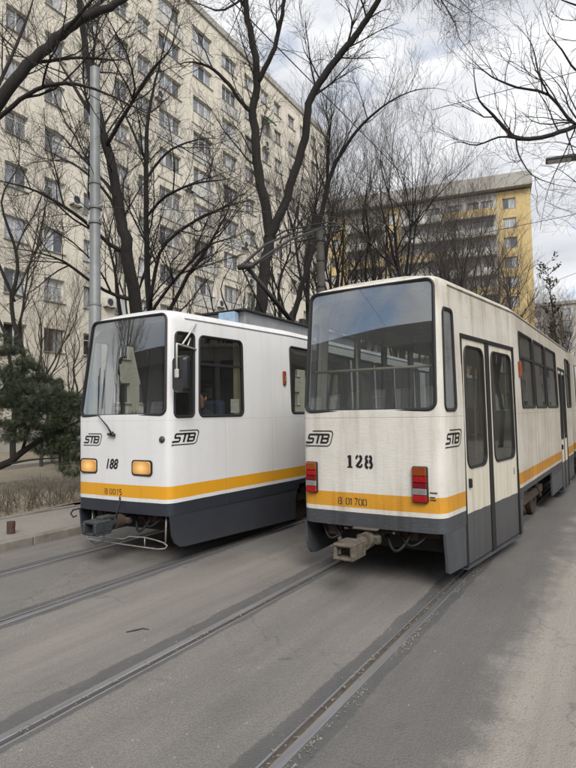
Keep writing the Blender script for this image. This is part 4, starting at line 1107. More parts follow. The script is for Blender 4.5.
FA = RAD(2.4); FD = Vector((-math.sin(FA), math.cos(FA), 0)); FP = Vector((-26.3, 17.3, 0))
BL = empty('apartment_building', FP, math.atan2(FD.y, FD.x)); tag(BL, 'long tan ten storey apartment block behind the trees on the left', 'building')
ROWS = tuple((round(2.60+2.725*k, 3), round(3.85+2.725*k, 3)) for k in range(11))
COLS = [(-6.4, -5.1, 2), (-3.8, -2.5, 2), (-1.2, .1, 2), (1.1, 2.4, 2), (3.7, 4.85, 2), (6.1, 7.3, 2), (8.1, 9.3, 2), (10.1, 12.4, 3), (13.8, 16.2, 3), (17.5, 19.6, 3), (20.8, 22.3, 2), (23.5, 24.9, 2), (25.8, 27.1, 2), (28.5, 29.8, 2), (31.0, 32.2, 2), (33.4, 34.7, 2), (35.6, 36.6, 2)]
facade(BL, 'wall', -9, 37.4, -.1, 32.4, COLS, ROWS, 'facade_tan', 12, 3)
MB().cbox(-9.1, 37.55, -.14, 12, 32.402, 32.95, .02).build('parapet', 'parapet', BL)
for i, (s0, s1) in enumerate(((9.85, 12.65), (13.55, 16.45), (17.25, 19.85))):
    for k in range(11):
        if (i*7+k*5) % 4 == 0: continue
        z1 = 2.60+2.725*k
        MB().cbox(s0, s1, -.06, -.003, z1-.95, z1-.08, .01).build('spandrel_panel', 'rail_panel' if (k+i) % 3 else 'facade_tan', BL)
MB().box(-9, 37.4, -.05, -.002, -.1, 1.3).build('plinth', 'parapet', BL)
def on_facade(s, z, off): return FP+FD*s+Vector((FD.y, -FD.x, 0))*off+Vector((0, 0, z))
ac = MB().cbox(-.40, .40, -.30, 0, -.28, .28, .02).mesh('casing', 'air_unit')
fanr = MB().tube([(-.08, -.302, 0), (-.08, -.315, 0)], [.22, .21], 20).mesh('fan_grille', 'air_grille')
for s, z, lab in ((16.75, 10.35, 'white air conditioner beside a wide window just above the white tram roof'), (21.0, 12.9, 'white air conditioner left of the forked trunk above the pantograph knee'), (20.35, 15.9, 'white air conditioner high on the tan wall left of the forked trunk'),
                  (3.05, 14.0, 'white air conditioner on the tan wall left of the metal pole'), (24.0, 26.0, 'white air conditioner near the roof of the tan block'),
                  (13.1, 18.3, 'white air conditioner between wide windows above the cab of the white tram'), (5.5, 8.6, 'white air conditioner right of the metal pole low on the tan wall'), (30.4, 21.0, 'white air conditioner near the far end of the tan block'), (10.0, 23.6, 'white air conditioner high above the slim straight trunk')):
    e = empty('air_conditioner', on_facade(s, z, .02), math.atan2(FD.y, FD.x)); tag(e, lab, 'air conditioner', 'air conditioners on the tan block')
    link('casing', ac, e); link('fan_grille', fanr, e)
    MB().box(-.3, -.26, -.28, .02, -.33, -.285).box(.26, .3, -.28, .02, -.33, -.285).build('bracket', 'air_grille', e)
aw = empty('window_awning', on_facade(24.1, 28.5, 0), math.atan2(FD.y, FD.x)); tag(aw, 'small green awning over an upper window of the tan block', 'awning')
MB().add([(-.75, -.02, .1), (.75, -.02, .1), (.75, -.8, -.45), (-.75, -.8, -.45), (-.75, -.8, -.65), (.75, -.8, -.65)], [(0, 1, 2, 3), (3, 2, 5, 4)]).build('canopy', 'awning_green', aw)
MB().tube([(-.74, -.01, -.4), (-.74, -.79, -.46)], .015).tube([(.74, -.01, -.4), (.74, -.79, -.46)], .015).build('arms', 'air_grille', aw)

# yellow and white block closing the view
YA, YB = Vector((-38.9, 75.2, 0)), Vector((-10.6, 80.8, 0)); YD = (YB-YA).normalized(); YL = (YB-YA).length
BY = empty('apartment_building', YA, math.atan2(YD.y, YD.x)); tag(BY, 'yellow and white apartment block with thick grey roof slab in the background', 'building')
YR = tuple((round(2.0+2.72*k, 3), round(3.45+2.72*k, 3)) for k in range(11))
facade(BY, 'wall', -3.0, 3.4, -.1, 31.6, [(-2.0, -.6, 2), (.8, 2.2, 2)], YR, 'facade_yellow', 11, 11, .25)
facade(BY, 'wall', 3.4, 9.2, -.1, 31.6, [(4.2, 6.0, 3), (6.8, 8.6, 3)], YR, 'facade_white', 11, 12, .25, .3)
facade(BY, 'wall', 9.2, 11.4, -.1, 31.6, [(9.6, 10.9, 2)], YR, 'facade_yellow', 11, 13, .25)
facade(BY, 'wall', 11.4, 24.6, -.1, 31.6, [(12.0, 14.0, 3), (15.0, 17.0, 3), (18.0, 20.0, 3), (20.8, 22.2, 2), (22.6, 24.1, 3)], YR, 'facade_white', 11, 14, .25, .3)
facade(BY, 'wall', 24.6, YL, -.1, 31.6, [(25.3, 27.0, 2)], YR, 'facade_yellow', 11, 15, .25, .4)
MB().cbox(-3.3, YL+.25, -1.0, 11.3, 31.85, 33.75, .03).build('roof_slab', 'parapet', BY)
MB().box(-3.0, YL, .5, 11, 31.602, 31.849).build('attic', 'facade_white', BY)
for a, b_ in ((3.5, 9.1), (11.6, 17.3), (17.6, 24.4)):
    for k in range(10):
        bc = MB().cbox(a, b_, -1.05, -.004, 1.05+2.72*k+2.72-.02, 1.18+2.72*k+2.72, .01).build('balcony', 'parapet', BY)
        MB().cbox(a, b_, -1.05, -1.0, 4.0-.1+2.72*k, 4.86+2.72*k, .01).build('balcony_panel', 'rail_panel' if (k*3+int(a)) % 4 else 'facade_yellow', bc)
# a farther block glimpsed right of it
BF = empty('apartment_building', (-22, 150, 0), RAD(4)); tag(BF, 'distant grey beige block between the yellow building and the right tram', 'building')
facade(BF, 'wall', 0, 34, -.1, 27, [(1.5+3.3*i, 3.6+3.3*i, 2) for i in range(9)], tuple((2+2.8*k, 3.5+2.8*k) for k in range(9)), 'facade_white', 12, 21)
MB().cbox(-.3, 34.3, -.4, 12.2, 27.002, 27.8, .03).build('roof_slab', 'parapet', BF)

# out-of-view blocks mirrored in the tram glass; the right one added to shape reflections
BB = empty('offscreen_building', (9, -24, 0), math.pi); tag(BB, 'dark low block with pale balcony bands mirrored in the tram glass', 'building')
facade(BB, 'wall', 0, 44, -.1, 11.6, [(1.2+3.6*i, 3.4+3.6*i, 3) for i in range(12)], tuple((1.2+3.1*k, 2.9+3.1*k) for k in range(3)), 'facade_back', 12, 31)
MB().box(-.4, 44.4, -1.2, 12.3, 11.602, 13.0).build('roof_slab', 'dark_wall', BB)
for k in range(1, 3): MB().cbox(.3, 43.7, -1.25, -.004, 3.1*k+.02, 3.1*k+.95, .02).build('balcony', 'rail_panel', BB)
BR = empty('offscreen_building', (12.5, 150, 0), RAD(-90)); tag(BR, 'grey brown block added out of view on the right to shape window reflections', 'building')
facade(BR, 'wall', 0, 124, -.1, 13, [(2+7.6*i, 4.4+7.6*i, 2) for i in range(16)], tuple((2+3*k, 3.5+3*k) for k in range(3)), 'facade_offscreen_right', 12, 41)
MB().box(-.2, 124.2, -.4, 12.2, 13.002, 13.8).build('roof_slab', 'parapet', BR)

# ------------------------------------------------------------------ poles, lamp, wires
def pole(loc, h, r0, r1, mat, label, bands, lean=(0, 0)):
    e = empty('overhead_line_pole', loc); tag(e, label, 'pole')
    MB().tube([(lean[0]*t, lean[1]*t, h*t) for t in (0, .45, .452, 1)], [r0, (r0+r1)/2+.004, (r0+r1)/2-.006, r1], 20).build('shaft', mat, e, angle=40)
    for z, rr, hh in bands:
        t = z/h; R_ = r0+(r1-r0)*t
        MB().tube([(lean[0]*t, lean[1]*t, z), (lean[0]*t, lean[1]*t, z+hh)], R_+rr, 18).build('clamp_band', 'pole_metal' if mat == 'pole_metal' else 'pantograph_metal', e, angle=40)
    return e
P1 = pole((-8.98, 7.40, .1), 8.75, .128, .095, 'pole_metal', 'tall grey metal pole behind the white tram', ((5.55, .022, .05), (5.85, .022, .05), (6.35, .014, .04), (3.9, .012, .04)))
q = MB().tube([(.1, 0, 5.6), (.2, -.03, 5.62), (.26, -.03, 5.74)], .018, 8).tube([(.1, 0, 5.88), (.28, -.03, 5.88)], .018, 8).cbox(-.16, -.1, -.06, .06, 5.55, 5.75, .01); q.build('insulator', 'air_unit', P1)
P2 = pole((-8.95, 16.9, .1), 8.0, .155, .135, 'pole_concrete', 'dark concrete pole seen between the two trams', ((4.9, .02, .06), (6.0, .02, .06), (6.9, .02, .06), (7.6, .03, .08)))
q = MB().tube([(-.9, 0, 7.75), (.9, 0, 7.85)], .035, 8).tube([(-.7, 0, 7.75), (0, 0, 7.4)], .02, 6).tube([(.7, 0, 7.82), (0, 0, 7.4)], .02, 6); q.build('cross_arm', 'pantograph_metal', P2)
LPo = empty('street_lamp', (3.7, 13.5, .1)); tag(LPo, 'flat grey street lamp head reaching in from the right edge', 'street lamp')
lh = at(561, 159.5, 12.0)-Vector((3.7, 13.5, .1))
MB().tube([(0, 0, 0), (0, 0, 4), (0, 0, 6.4)], [.11, .09, .07], 14).build('post', 'lamp_grey', LPo, smooth=True)
MB().tube([(0, 0, 6.3), (-.3, -.05, 6.75), (lh.x*.5, lh.y*.5, lh.z+.05), (lh.x+.4, lh.y, lh.z+.03)], [.05, .045, .035, .028], 10).build('arm', 'lamp_grey', LPo, smooth=True)
q = MB().cbox(-.30, .34, -.13, .13, -.025, .035, .015).build('head', 'lamp_grey', LPo); q.location = lh; q.rotation_euler = (0, RAD(3), RAD(8))
MB().cbox(-.26, .2, -.11, .11, -.034, -.0255, .003).build('lens', 'lens_clear', q)

def wire(pts, r_, label):
    o = MB().tube(pts, r_, 5, caps=False).build('overhead_wire', 'wire', smooth=True, fix=False); tag(o, label, 'wire'); return o
wire([(-5.57, y, 5.79+.0006*(y-20)**2*.05) for y in range(-30, 130, 8)], .0055, 'contact wire running above the white tram pantograph')
wire([(-2.68, y, 5.22) for y in range(-30, 130, 8)], .0055, 'diagonal contact wire crossing the sky above the worn tram')
wire([at(432, 110, 14.0), at(500, 92, 13.2), at(576, 72, 12.4), at(700, 40, 11)], .008, 'span wire sloping up to the right edge of the sky')
wire([Vector((-8.98, 7.4, 6.6)), at(60, 88, 9.2), at(0, 36, 7.6), at(-60, -20, 6.4)], .007, 'thin span wire running from metal pole to upper left')
wire([Vector((-8.98, 7.4, 6.0)), Vector((-7.2, 8.6, 5.9)), Vector((-5.57, 9.6, 5.84)), Vector((-2.68, 11.4, 5.3)), Vector((3.7, 15, 6.6))], .006, 'cross span wire between metal pole and right street side')
wire([Vector((-8.95, 16.9, 7.7)), Vector((-5.57, 17.5, 5.84)), Vector((-2.68, 18, 5.26)), Vector((3.7, 19, 7.4))], .006, 'cross span wire from the dark concrete pole')

# ------------------------------------------------------------------ bare trees
def smooth_path(P, k=4):
    P = [Vector(p) for p in P]; out_ = []
    for i in range(len(P)-1):
        p0, p1, p2, p3 = P[max(0, i-1)], P[i], P[i+1], P[min(len(P)-1, i+2)]
        for j in range(k):
            t = j/k; out_.append(.5*((2*p1)+(p2-p0)*t+(2*p0-5*p1+4*p2-p3)*t*t+(3*p1-p0-3*p2+p3)*t**3))
    out_.append(P[-1]); return out_
class Tree:
    def __init__(s, seed, dens=(1.6, 4.0, 7.0), lens=(2.6, 1.1, .45), up=.35, droop=0., rmin=.003, spread=(30, 65), wig=.22):
        s.r = random.Random(seed); s.tr = MB(); s.cr = MB(); s.dens, s.lens, s.up, s.droop, s.rmin, s.spread, s.wig = dens, lens, up, droop, rmin, spread, wig
    def rv(s): return Vector((s.r.gauss(0, 1), s.r.gauss(0, 1), s.r.gauss(0, 1)))
    def limb(s, P, r0, r1, lvl=0, tmin=.25, n=8, k=4, bare=False, nodens=1.0, tip=True):
        Q = smooth_path(P, k); m_ = len(Q)
        rad = [r0+(r1-r0)*(i/(m_-1)) for i in range(m_)]
        if tip:
            for i in range(m_):
                u = i/(m_-1)
                if u > .55: rad[i] = max(.004, rad[i]*(1-.9*((u-.55)/.45)**1.2))
        if n >= 6: Q = [q+s.rv()*rad[i]*.15 for i, q in enumerate(Q)]
        s.tr.tube(Q, rad, n)
        if not bare: s.spawn(Q, rad, lvl, tmin, nodens)
    def spawn(s, Q, rad, lvl, tmin=.15, mul=1.0):
        if lvl >= len(s.dens): return
        L_ = [0]
        for a, b_ in zip(Q[:-1], Q[1:]): L_.append(L_[-1]+(b_-a).length)
        tot = L_[-1]; cnt = tot*s.dens[lvl]*mul*(1-tmin); cnt = int(cnt)+(s.r.random() < cnt % 1)
        for _ in range(cnt):
            t = tmin+(1-tmin)*s.r.random()**.85; d = t*tot
            i = max(0, min(len(Q)-2, next((j for j, l in enumerate(L_) if l > d), len(Q)-1)-1))
            u = (d-L_[i])/max(1e-6, L_[i+1]-L_[i]); p = Q[i].lerp(Q[i+1], u); pr = rad[i]+(rad[i+1]-rad[i])*u
            s.child(p, (Q[i+1]-Q[i]).normalized(), pr, lvl, t)
        # tip continues
    def child(s, p, d, pr, lvl, t):
        a = RAD(s.r.uniform(*s.spread)); ax = d.cross(s.rv())
        if ax.length < 1e-6: return
        dd = Matrix.Rotation(a, 3, ax.normalized()) @ d
        dd = (dd+Vector((0, 0, s.up))).normalized()
        ln = s.lens[lvl]*s.r.uniform(.45, 1.15)*(1-.35*t); k = (6, 5, 4, 3)[min(lvl, 3)]
        r0 = min(pr*.62, max(s.rmin*1.5, ln*.014)); r1 = max(s.rmin*.8, r0*.28)
        P = [p]; st = ln/k; bend = s.rv()*.12
        for j in range(k):
            dd = (dd+s.rv()*s.wig*.5+bend*.35+Vector((0, 0, s.up*.16-s.droop*(j+1)/k))).normalized(); P.append(P[-1]+dd*st)
        rad = [r0+(r1-r0)*j/k for j in range(k+1)]
        big = r0 > .018
        (s.tr if big else s.cr).tube(P, rad, 5 if big else 3, caps=False)
        s.spawn(P, rad, lvl+1, .12)
    def finish(s, name, label, loc, bark='bark', twig='twig', group=None, kind_cat='tree'):
        e = empty(name, loc); tag(e, label, kind_cat, group); loc = Vector(loc)
        for mb, nm, mt in ((s.tr, 'trunk', bark), (s.cr, 'crown', twig)):
            mb.v = [(x-loc.x, y-loc.y, z-loc.z) for x, y, z in mb.v]
            if mb.v: mb.build(nm, mt, e, smooth=True, fix=False)
        return e
def px_limb(P): return [at(x, y, d) for x, y, d in P]

# A: leaning trunk behind the metal pole
t = Tree(11, dens=(2.0, 5.4, 9), lens=(2.6, 1.3, .6), up=.2)
base = Vector((-10.9, 10.6, .1))
t.limb([base, base+Vector((.0, .1, 1.8))]+px_limb([(133, 290, 14.3), (125, 240, 14.2), (118, 205, 14.2), (110, 160, 14.1), (100, 124, 14), (91, 80, 14), (84, 40, 13.9), (79, 0, 13.8), (70, -60, 13.6), (60, -110, 13.4)]), .185, .04, tmin=.4, n=9, tip=False)
for P, r0 in (([(127, 253, 14.2), (113, 246, 14.1), (98, 234, 13.9), (75, 214, 13.4), (38, 192, 12.8), (0, 181, 12.2), (-40, 176, 11.8)], .06), ([(133, 300, 14.3), (118, 296, 14.2), (96, 285, 14.0), (64, 262, 13.5), (30, 251, 12.8), (-10, 246, 12.4)], .055),
              ([(116, 198, 14.1), (108, 186, 14.2), (96, 172, 14.5), (72, 147, 15), (57, 132, 15.4), (30, 120, 15.8)], .055), ([(104, 140, 14), (90, 112, 14.5), (72, 83, 15), (58, 60, 15.4), (40, 20, 15.8)], .06),
              ([(107, 145, 14), (120, 122, 13.6), (133, 101, 13.3), (150, 72, 13), (170, 49, 12.8), (185, 10, 12.6)], .06), ([(98, 115, 14), (92, 70, 14.4), (97, 30, 14.8), (103, -20, 15.2)], .05), ([(120, 218, 14.2), (104, 190, 14), (80, 168, 13.8), (60, 160, 13.7), (20, 165, 13.5)], .04)):
    t.limb(px_limb(P), r0, r0*.35, lvl=0, tmin=.12, n=6, k=3, nodens=1.4)
t.finish('bare_tree', 'bare tree with thick leaning trunk right behind the metal pole', base)
# B: straight slimmer trunk with long arching boughs
t = Tree(12, dens=(2.2, 6, 9), lens=(2.4, 1.2, .55), up=.25)
base = Vector((-11.9, 12.2, .1))
t.limb([base, base+Vector((0, 0, 2))]+px_limb([(148, 300, 16.4), (147, 250, 16.4), (146, 200, 16.3), (146, 150, 16.3), (149, 110, 16.2), (158, 70, 16.1), (168, 30, 16), (180, -20, 15.8)]), .105, .03, tmin=.35, n=8)
for P, r0 in (([(150, 305, 16.2), (160, 253, 15.8), (185, 227, 15.2), (206, 215, 14.8), (225, 207, 14.5), (251, 188, 14.2)], .06), ([(148, 322, 16.3), (156, 305, 16.2), (179, 275, 15.6), (206, 247, 15), (231, 238, 14.6), (252, 228, 14.4)], .055), ([(149, 345, 16.4), (165, 320, 16.8), (187, 277, 16.6), (206, 250, 16.4), (217, 231, 16.2), (229, 207, 16), (224, 190, 16)], .07),
              ([(148, 215, 16.3), (166, 196, 15.8), (193, 184, 15.2), (222, 180, 14.8), (240, 176, 14.6)], .045), ([(146, 180, 16.3), (160, 160, 15.9), (178, 146, 15.5), (208, 138, 15.1), (232, 142, 14.9)], .04), ([(146, 160, 16.3), (132, 130, 16.6), (120, 100, 17), (118, 60, 17.4)], .045)):
    t.limb(px_limb(P), r0, r0*.3, lvl=0, tmin=.15, n=6, k=3, nodens=1.5)
t.finish('bare_tree', 'bare tree with slim straight trunk and arching boughs over the white tram', base)
# C: big forked tree above the pantograph
t = Tree(13, dens=(1.9, 5.4, 9), lens=(2.9, 1.4, .6), up=.2, droop=.08)
base = Vector((-10.7, 15.4, .1))
t.limb([base]+px_limb([(258, 360, 18.6), (261, 304, 18.6), (265, 267, 18.6), (269, 233, 18.6), (263, 196, 18.5), (256, 150, 18.4), (253, 110, 18.3), (257, 79, 18.2), (251, 37, 18), (245, 0, 17.8), (238, -60, 17.5)]), .235, .075, tmin=.4, n=10, tip=False)
t.limb(px_limb([(257, 82, 18.2), (272, 54, 18), (280, 25, 17.8), (284, 0, 17.6), (292, -50, 17.3)]), .085, .05, tmin=.3, n=8, tip=False)
t.limb(px_limb([(268, 238, 18.6), (277, 222, 18.5), (290, 187, 18.4), (305, 137, 18.2), (309, 104, 18), (324, 75, 17.8), (347, 46, 17.5), (363, 25, 17.3), (378, 0, 17), (395, -40, 16.6)]), .155, .075, tmin=.3, n=9, tip=False)
t.limb(px_limb([(253, 112, 18.3), (242, 104, 18), (228, 83, 17.7), (209, 67, 17.4), (190, 62, 17.1), (172, 66, 16.8)]), .075, .03, tmin=.2, n=6)
for P, r0 in (([(378, 0, 17), (402, -14, 16.6), (430, -16, 16.2), (462, -4, 15.8), (478, 4, 15.6)], .05), ([(320, 80, 17.9), (312, 64, 17.6), (304, 50, 17.3), (300, 30, 17.1)], .03), ([(284, 0, 17.6), (262, -14, 17.3), (225, 10, 17), (200, 4, 16.8), (170, -6, 16.5)], .045), ([(347, 46, 17.5), (352, 20, 17.2), (340, -10, 17)], .04), ([(395, -40, 16.6), (430, -50, 16), (470, -40, 15.5), (500, -20, 15.2)], .05)):
    t.limb(px_limb(P), r0, r0*.3, lvl=0, tmin=.1, n=6, k=3, nodens=2.0)
t.droop = .55; t.up = -.1; t.lens = (1.7, .9, .4)
t.limb(px_limb([(330, -30, 17), (380, -35, 16.8), (420, -30, 16.5), (460, -25, 16.2)]), .05, .02, n=5, k=3, nodens=2.8)
t.finish('bare_tree', 'large dark forked tree standing above the pantograph', base)
# E: dark tree leaning right behind the gap between the trams
t = Tree(14, dens=(2.2, 5.5, 8), lens=(2.6, 1.3, .6), up=.45)
base = Vector((-11.2, 18.6, .1))
t.limb([base]+px_limb([(291, 330, 21.2), (295, 310, 21.2), (303, 283, 21.1), (313, 247, 21), (323, 208, 21), (332, 171, 20.8), (355, 133, 20.5), (376, 112, 20.2), (402, 95, 19.8), (430, 88, 19.4), (452, 92, 19)]), .125, .025, tmin=.3, n=8)
t.limb(px_limb([(322, 215, 21), (327, 180, 21.4), (329, 130, 21.8), (322, 90, 22)]), .07, .025, tmin=.2, n=6, nodens=1.5)
t.finish('bare_tree', 'dark bare tree leaning right beside the concrete pole', base)
# F: near tree left of the frame whose boughs cross the upper left corner
t = Tree(15, dens=(1.9, 5, 8), lens=(1.8, .9, .4), up=.25)
base = Vector((-9.9, 2.6, .1))
t.limb([base, base+Vector((.05, .1, 1.6)), base+Vector((.2, .3, 3.2))]+px_limb([(-40, 150, 8.9), (0, 101, 8.9), (27, 65, 8.95), (55, 40, 9), (80, 20, 9.05), (105, 9, 9.1), (128, -4, 9.2), (160, -40, 9.3)]), .125, .045, tmin=.5, n=9, tip=False)
for P, r0 in (([(-30, 145, 8.9), (0, 117, 8.8), (20, 100, 8.7), (45, 86, 8.6), (75, 84, 8.5), (105, 93, 8.4), (144, 112, 8.3), (170, 124, 8.2)], .042), ([(28, 64, 8.95), (60, 59, 9.3), (90, 58, 9.6), (120, 60, 9.9), (142, 50, 10.1)], .03), ([(82, 18, 9), (100, 2, 9.3), (118, -20, 9.6)], .05), ([(60, 38, 9), (85, 8, 8.7), (110, -20, 8.5)], .04), ([(-20, 125, 8.9), (10, 60, 9.6), (30, 10, 10), (40, -30, 10.3)], .035)):
    t.limb(px_limb(P), r0, r0*.35, lvl=0, tmin=.15, n=6, k=3)
t.finish('bare_tree', 'near bare tree whose thick bough crosses the upper left corner', base)
# G: tree on the right footway, boughs sweeping in from the right edge
t = Tree(16, dens=(2.6, 5.0, 5.0), lens=(1.7, .8, .35), up=.35, wig=.35)
base = Vector((4.6, 13.6, .1))
t.limb([base, base+Vector((-.1, -.2, 3)), base+Vector((-.4, -.6, 5.5))]+px_limb([(690, 95, 10.6), (620, 116, 10.4)]), .17, .07, n=9, bare=True, tip=False)
t.limb([base+Vector((-.4, -.6, 5.5)), base+Vector((-.9, -.6, 7.4))]+px_limb([(640, 40, 10.2), (610, 20, 10.0)]), .09, .05, n=7, bare=True, tip=False)
for P, r0 in (([(620, 116, 10.4), (576, 126, 10.2), (552, 135, 10.1), (519, 139, 10), (504, 127, 9.9), (493, 115, 9.8), (479, 100, 9.7), (474, 75, 9.6), (472, 50, 9.6)], .048), ([(610, 119, 10.35), (576, 125, 10.2), (549, 95, 10.4), (517, 87, 10.6), (492, 77, 10.8), (472, 60, 11), (458, 45, 11.1)], .032), ([(549, 95, 10.4), (539, 75, 10.3), (532, 45, 10.1), (517, 25, 10)], .02),
              ([(610, 20, 10), (590, 60, 9.8), (576, 70, 9.8), (562, 50, 9.7), (547, 32, 9.6), (540, 10, 9.5)], .025), ([(516, 140, 10), (519, 155, 9.8), (532, 175, 9.6), (557, 185, 9.4), (580, 188, 9.3)], .016), ([(519, 139, 10), (499, 137, 10.2), (477, 145, 10.4), (457, 142, 10.6), (440, 150, 10.7)], .02), ([(610, 20, 10), (585, 8, 9.8), (562, 0, 9.7), (545, -15, 9.6)], .022),
              ([(650, 108, 10.5), (620, 150, 10.4), (585, 150, 10.6), (560, 142, 10.8), (530, 144, 11)], .018), ([(576, 126, 10.2), (566, 150, 10.4), (548, 190, 10.7), (540, 230, 11)], .014), ([(660, 106, 10.5), (630, 185, 10.6), (590, 190, 10.8), (560, 170, 11), (540, 165, 11.2)], .016)):
    t.limb(px_limb(P), r0, r0*.3, lvl=0, tmin=.08, n=6, k=3, nodens=1.15)
t.finish('bare_tree', 'bare tree sweeping its boughs in from the right edge of the sky', base)

# upright background trees
def upright(seed, h, r0, dens=(1.15, 2.9, 5.2), lens=(4.6, 2.2, .95), spread=(24, 56), up=.40, fork=3, rmin=.0042):
    t = Tree(seed, dens=dens, lens=lens, up=up, spread=spread, rmin=rmin)
    rg = t.r; P = [Vector((0, 0, 0))]
    for i in range(1, 8): P.append(Vector((rg.gauss(0, .12)*i**.5, rg.gauss(0, .12)*i**.5, h*i/7)))
    t.limb(P, r0, .02, tmin=.34, n=7)
    for _ in range(fork):
        z = rg.uniform(.22, .5)*h; a = rg.uniform(0, 6.28); Q = [Vector((0, 0, z))]
        for i in range(1, 6): Q.append(Q[-1]+Vector((math.cos(a)*(.5-.06*i)+rg.gauss(0, .1), math.sin(a)*(.5-.06*i)+rg.gauss(0, .1), (h-z)*.16)))
        t.limb(Q, r0*.5, .015, tmin=.15, n=6)
    return t
PROTO = {}
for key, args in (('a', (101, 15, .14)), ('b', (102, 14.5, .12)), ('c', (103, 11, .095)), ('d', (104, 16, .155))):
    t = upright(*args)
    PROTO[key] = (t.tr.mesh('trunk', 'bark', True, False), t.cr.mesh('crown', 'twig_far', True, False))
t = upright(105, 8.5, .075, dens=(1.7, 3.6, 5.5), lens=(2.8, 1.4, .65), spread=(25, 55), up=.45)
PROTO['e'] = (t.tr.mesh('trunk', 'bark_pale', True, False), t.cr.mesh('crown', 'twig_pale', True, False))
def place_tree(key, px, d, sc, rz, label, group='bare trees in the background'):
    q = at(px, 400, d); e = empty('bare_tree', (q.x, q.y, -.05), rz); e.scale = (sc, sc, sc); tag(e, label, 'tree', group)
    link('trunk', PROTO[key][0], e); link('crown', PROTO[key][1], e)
for a in (('d', 312, 24, 1.0, .3, 'dense bare tree right behind the concrete pole'), ('a', 343, 29, 1.05, 1.4, 'bare tree in front of the left yellow strip of the far block'), ('b', 371, 27, 1.1, 2.2, 'upright bare tree above the left half of the rear window'),
          ('d', 396, 33, 1.0, 3.6, 'tall upright bare tree above the middle of the rear window'), ('c', 420, 31, 1.0, 4.4, 'bare tree above the right part of the rear window'), ('a', 437, 38, .95, 5.2, 'slim bare tree above the right corner of the worn tram'),
          ('b', 458, 36, .85, .9, 'bare tree before the white middle of the far block'), ('e', 474, 42, 1.35, 2.9, 'pale twiggy tree before the white half of the far block'), ('c', 491, 47, 1.15, 1.9, 'bare tree left of the right yellow strip'),
          ('e', 507, 52, 1.4, 4.0, 'pale twiggy tree before the right yellow strip'), ('c', 520, 58, 1.2, 5.5, 'small bare tree at the foot of the right yellow strip'), ('b', 541, 66, 1.0, 2.5, 'bare tree just right of the yellow building'),
          ('a', 556, 78, 1.15, 3.1, 'far bare tree near the right frame edge'), ('c', 572, 88, 1.5, .4, 'farthest bare tree beside the roof line at the right edge'), ('e', 196, 24, 1.0, 1.2, 'pale slender tree against the tan block above the cab'),
          ('c', 232, 27, 1.0, 2.0, 'thin tree left of the forked trunk against the tan block'), ('b', 287, 26, .95, .2, 'bare tree right of the forked trunk against the block end'), ('e', 42, 19, .85, 3.3, 'slender sapling before the ground floor windows above the evergreen'),
          ('a', 405, 24, 1.0, 2.4, 'nearer bare tree right of the middle of the rear window'), ('b', 450, 29, .9, 3.3, 'bare tree behind the right corner pillar of the worn tram'), ('d', 358, 36, 1.05, .8, 'farther bare tree above the left half of the rear window'), ('e', 486, 34, 1.35, .5, 'pale bush-like tree above the door of the worn tram'),
          ('b', 502, 40, .85, 4.8, 'bare tree above the second door leaf of the worn tram'), ('e', 550, 60, 1.6, 1.1, 'pale twiggy tree above the side windows of the worn tram'), ('b', 565, 62, 1.0, 4.1, 'bare tree above the far end of the worn tram roof'), ('a', 330, 33, 1.0, 5.9, 'bare tree between the concrete pole and the yellow strip'),
          ('b', 447, 46, 1.55, 2.7, 'tall far bare tree before the grey roof slab, left one'), ('a', 469, 50, 1.5, .2, 'tall far bare tree before the grey roof slab, middle one'), ('b', 494, 52, 1.5, 5.6, 'tall far bare tree before the grey roof slab, right one'), ('a', 516, 62, 1.45, 1.7, 'tall far bare tree veiling the right yellow strip'),
          ('e', 70, 21, .75, 5.0, 'second slender sapling left of the metal pole'), ('c', 120, 23, 1.2, .7, 'twiggy tree between pole and slim trunk against the tan block'), ('c', 14, 22, 1.3, 2.6, 'twiggy tree at the left edge against the tan block')):
    place_tree(*a)
for k, (x, y, key, sc, lab) in enumerate(((-18.5, -8, 'a', .95, 'bare street tree behind the viewer, mirrored in the windscreen'), (-24, -13, 'b', 1.0, 'second bare street tree behind the viewer, mirrored in the windscreen'))):
    e = empty('bare_tree', (x, y, 0), k*2.); e.scale = (sc,)*3; tag(e, lab, 'tree', 'bare trees behind the viewer')
    link('trunk', PROTO[key][0], e); link('crown', PROTO[key][1], e)
for k, (y, key, sc) in enumerate(((9.5, 'b', .8), (17, 'a', .8), (25, 'd', .75), (34, 'b', .85), (45, 'a', .9))):
    e = empty('bare_tree', (6.2, y, 0), k*1.3); e.scale = (sc,)*3; tag(e, ('nearest', 'second nearest', 'third nearest', 'fourth nearest', 'farthest')[k]+' bare tree on the right footway, mirrored in tram windows', 'tree', 'bare trees on the right footway')
    link('trunk', PROTO[key][0], e); link('crown', PROTO[key][1], e)
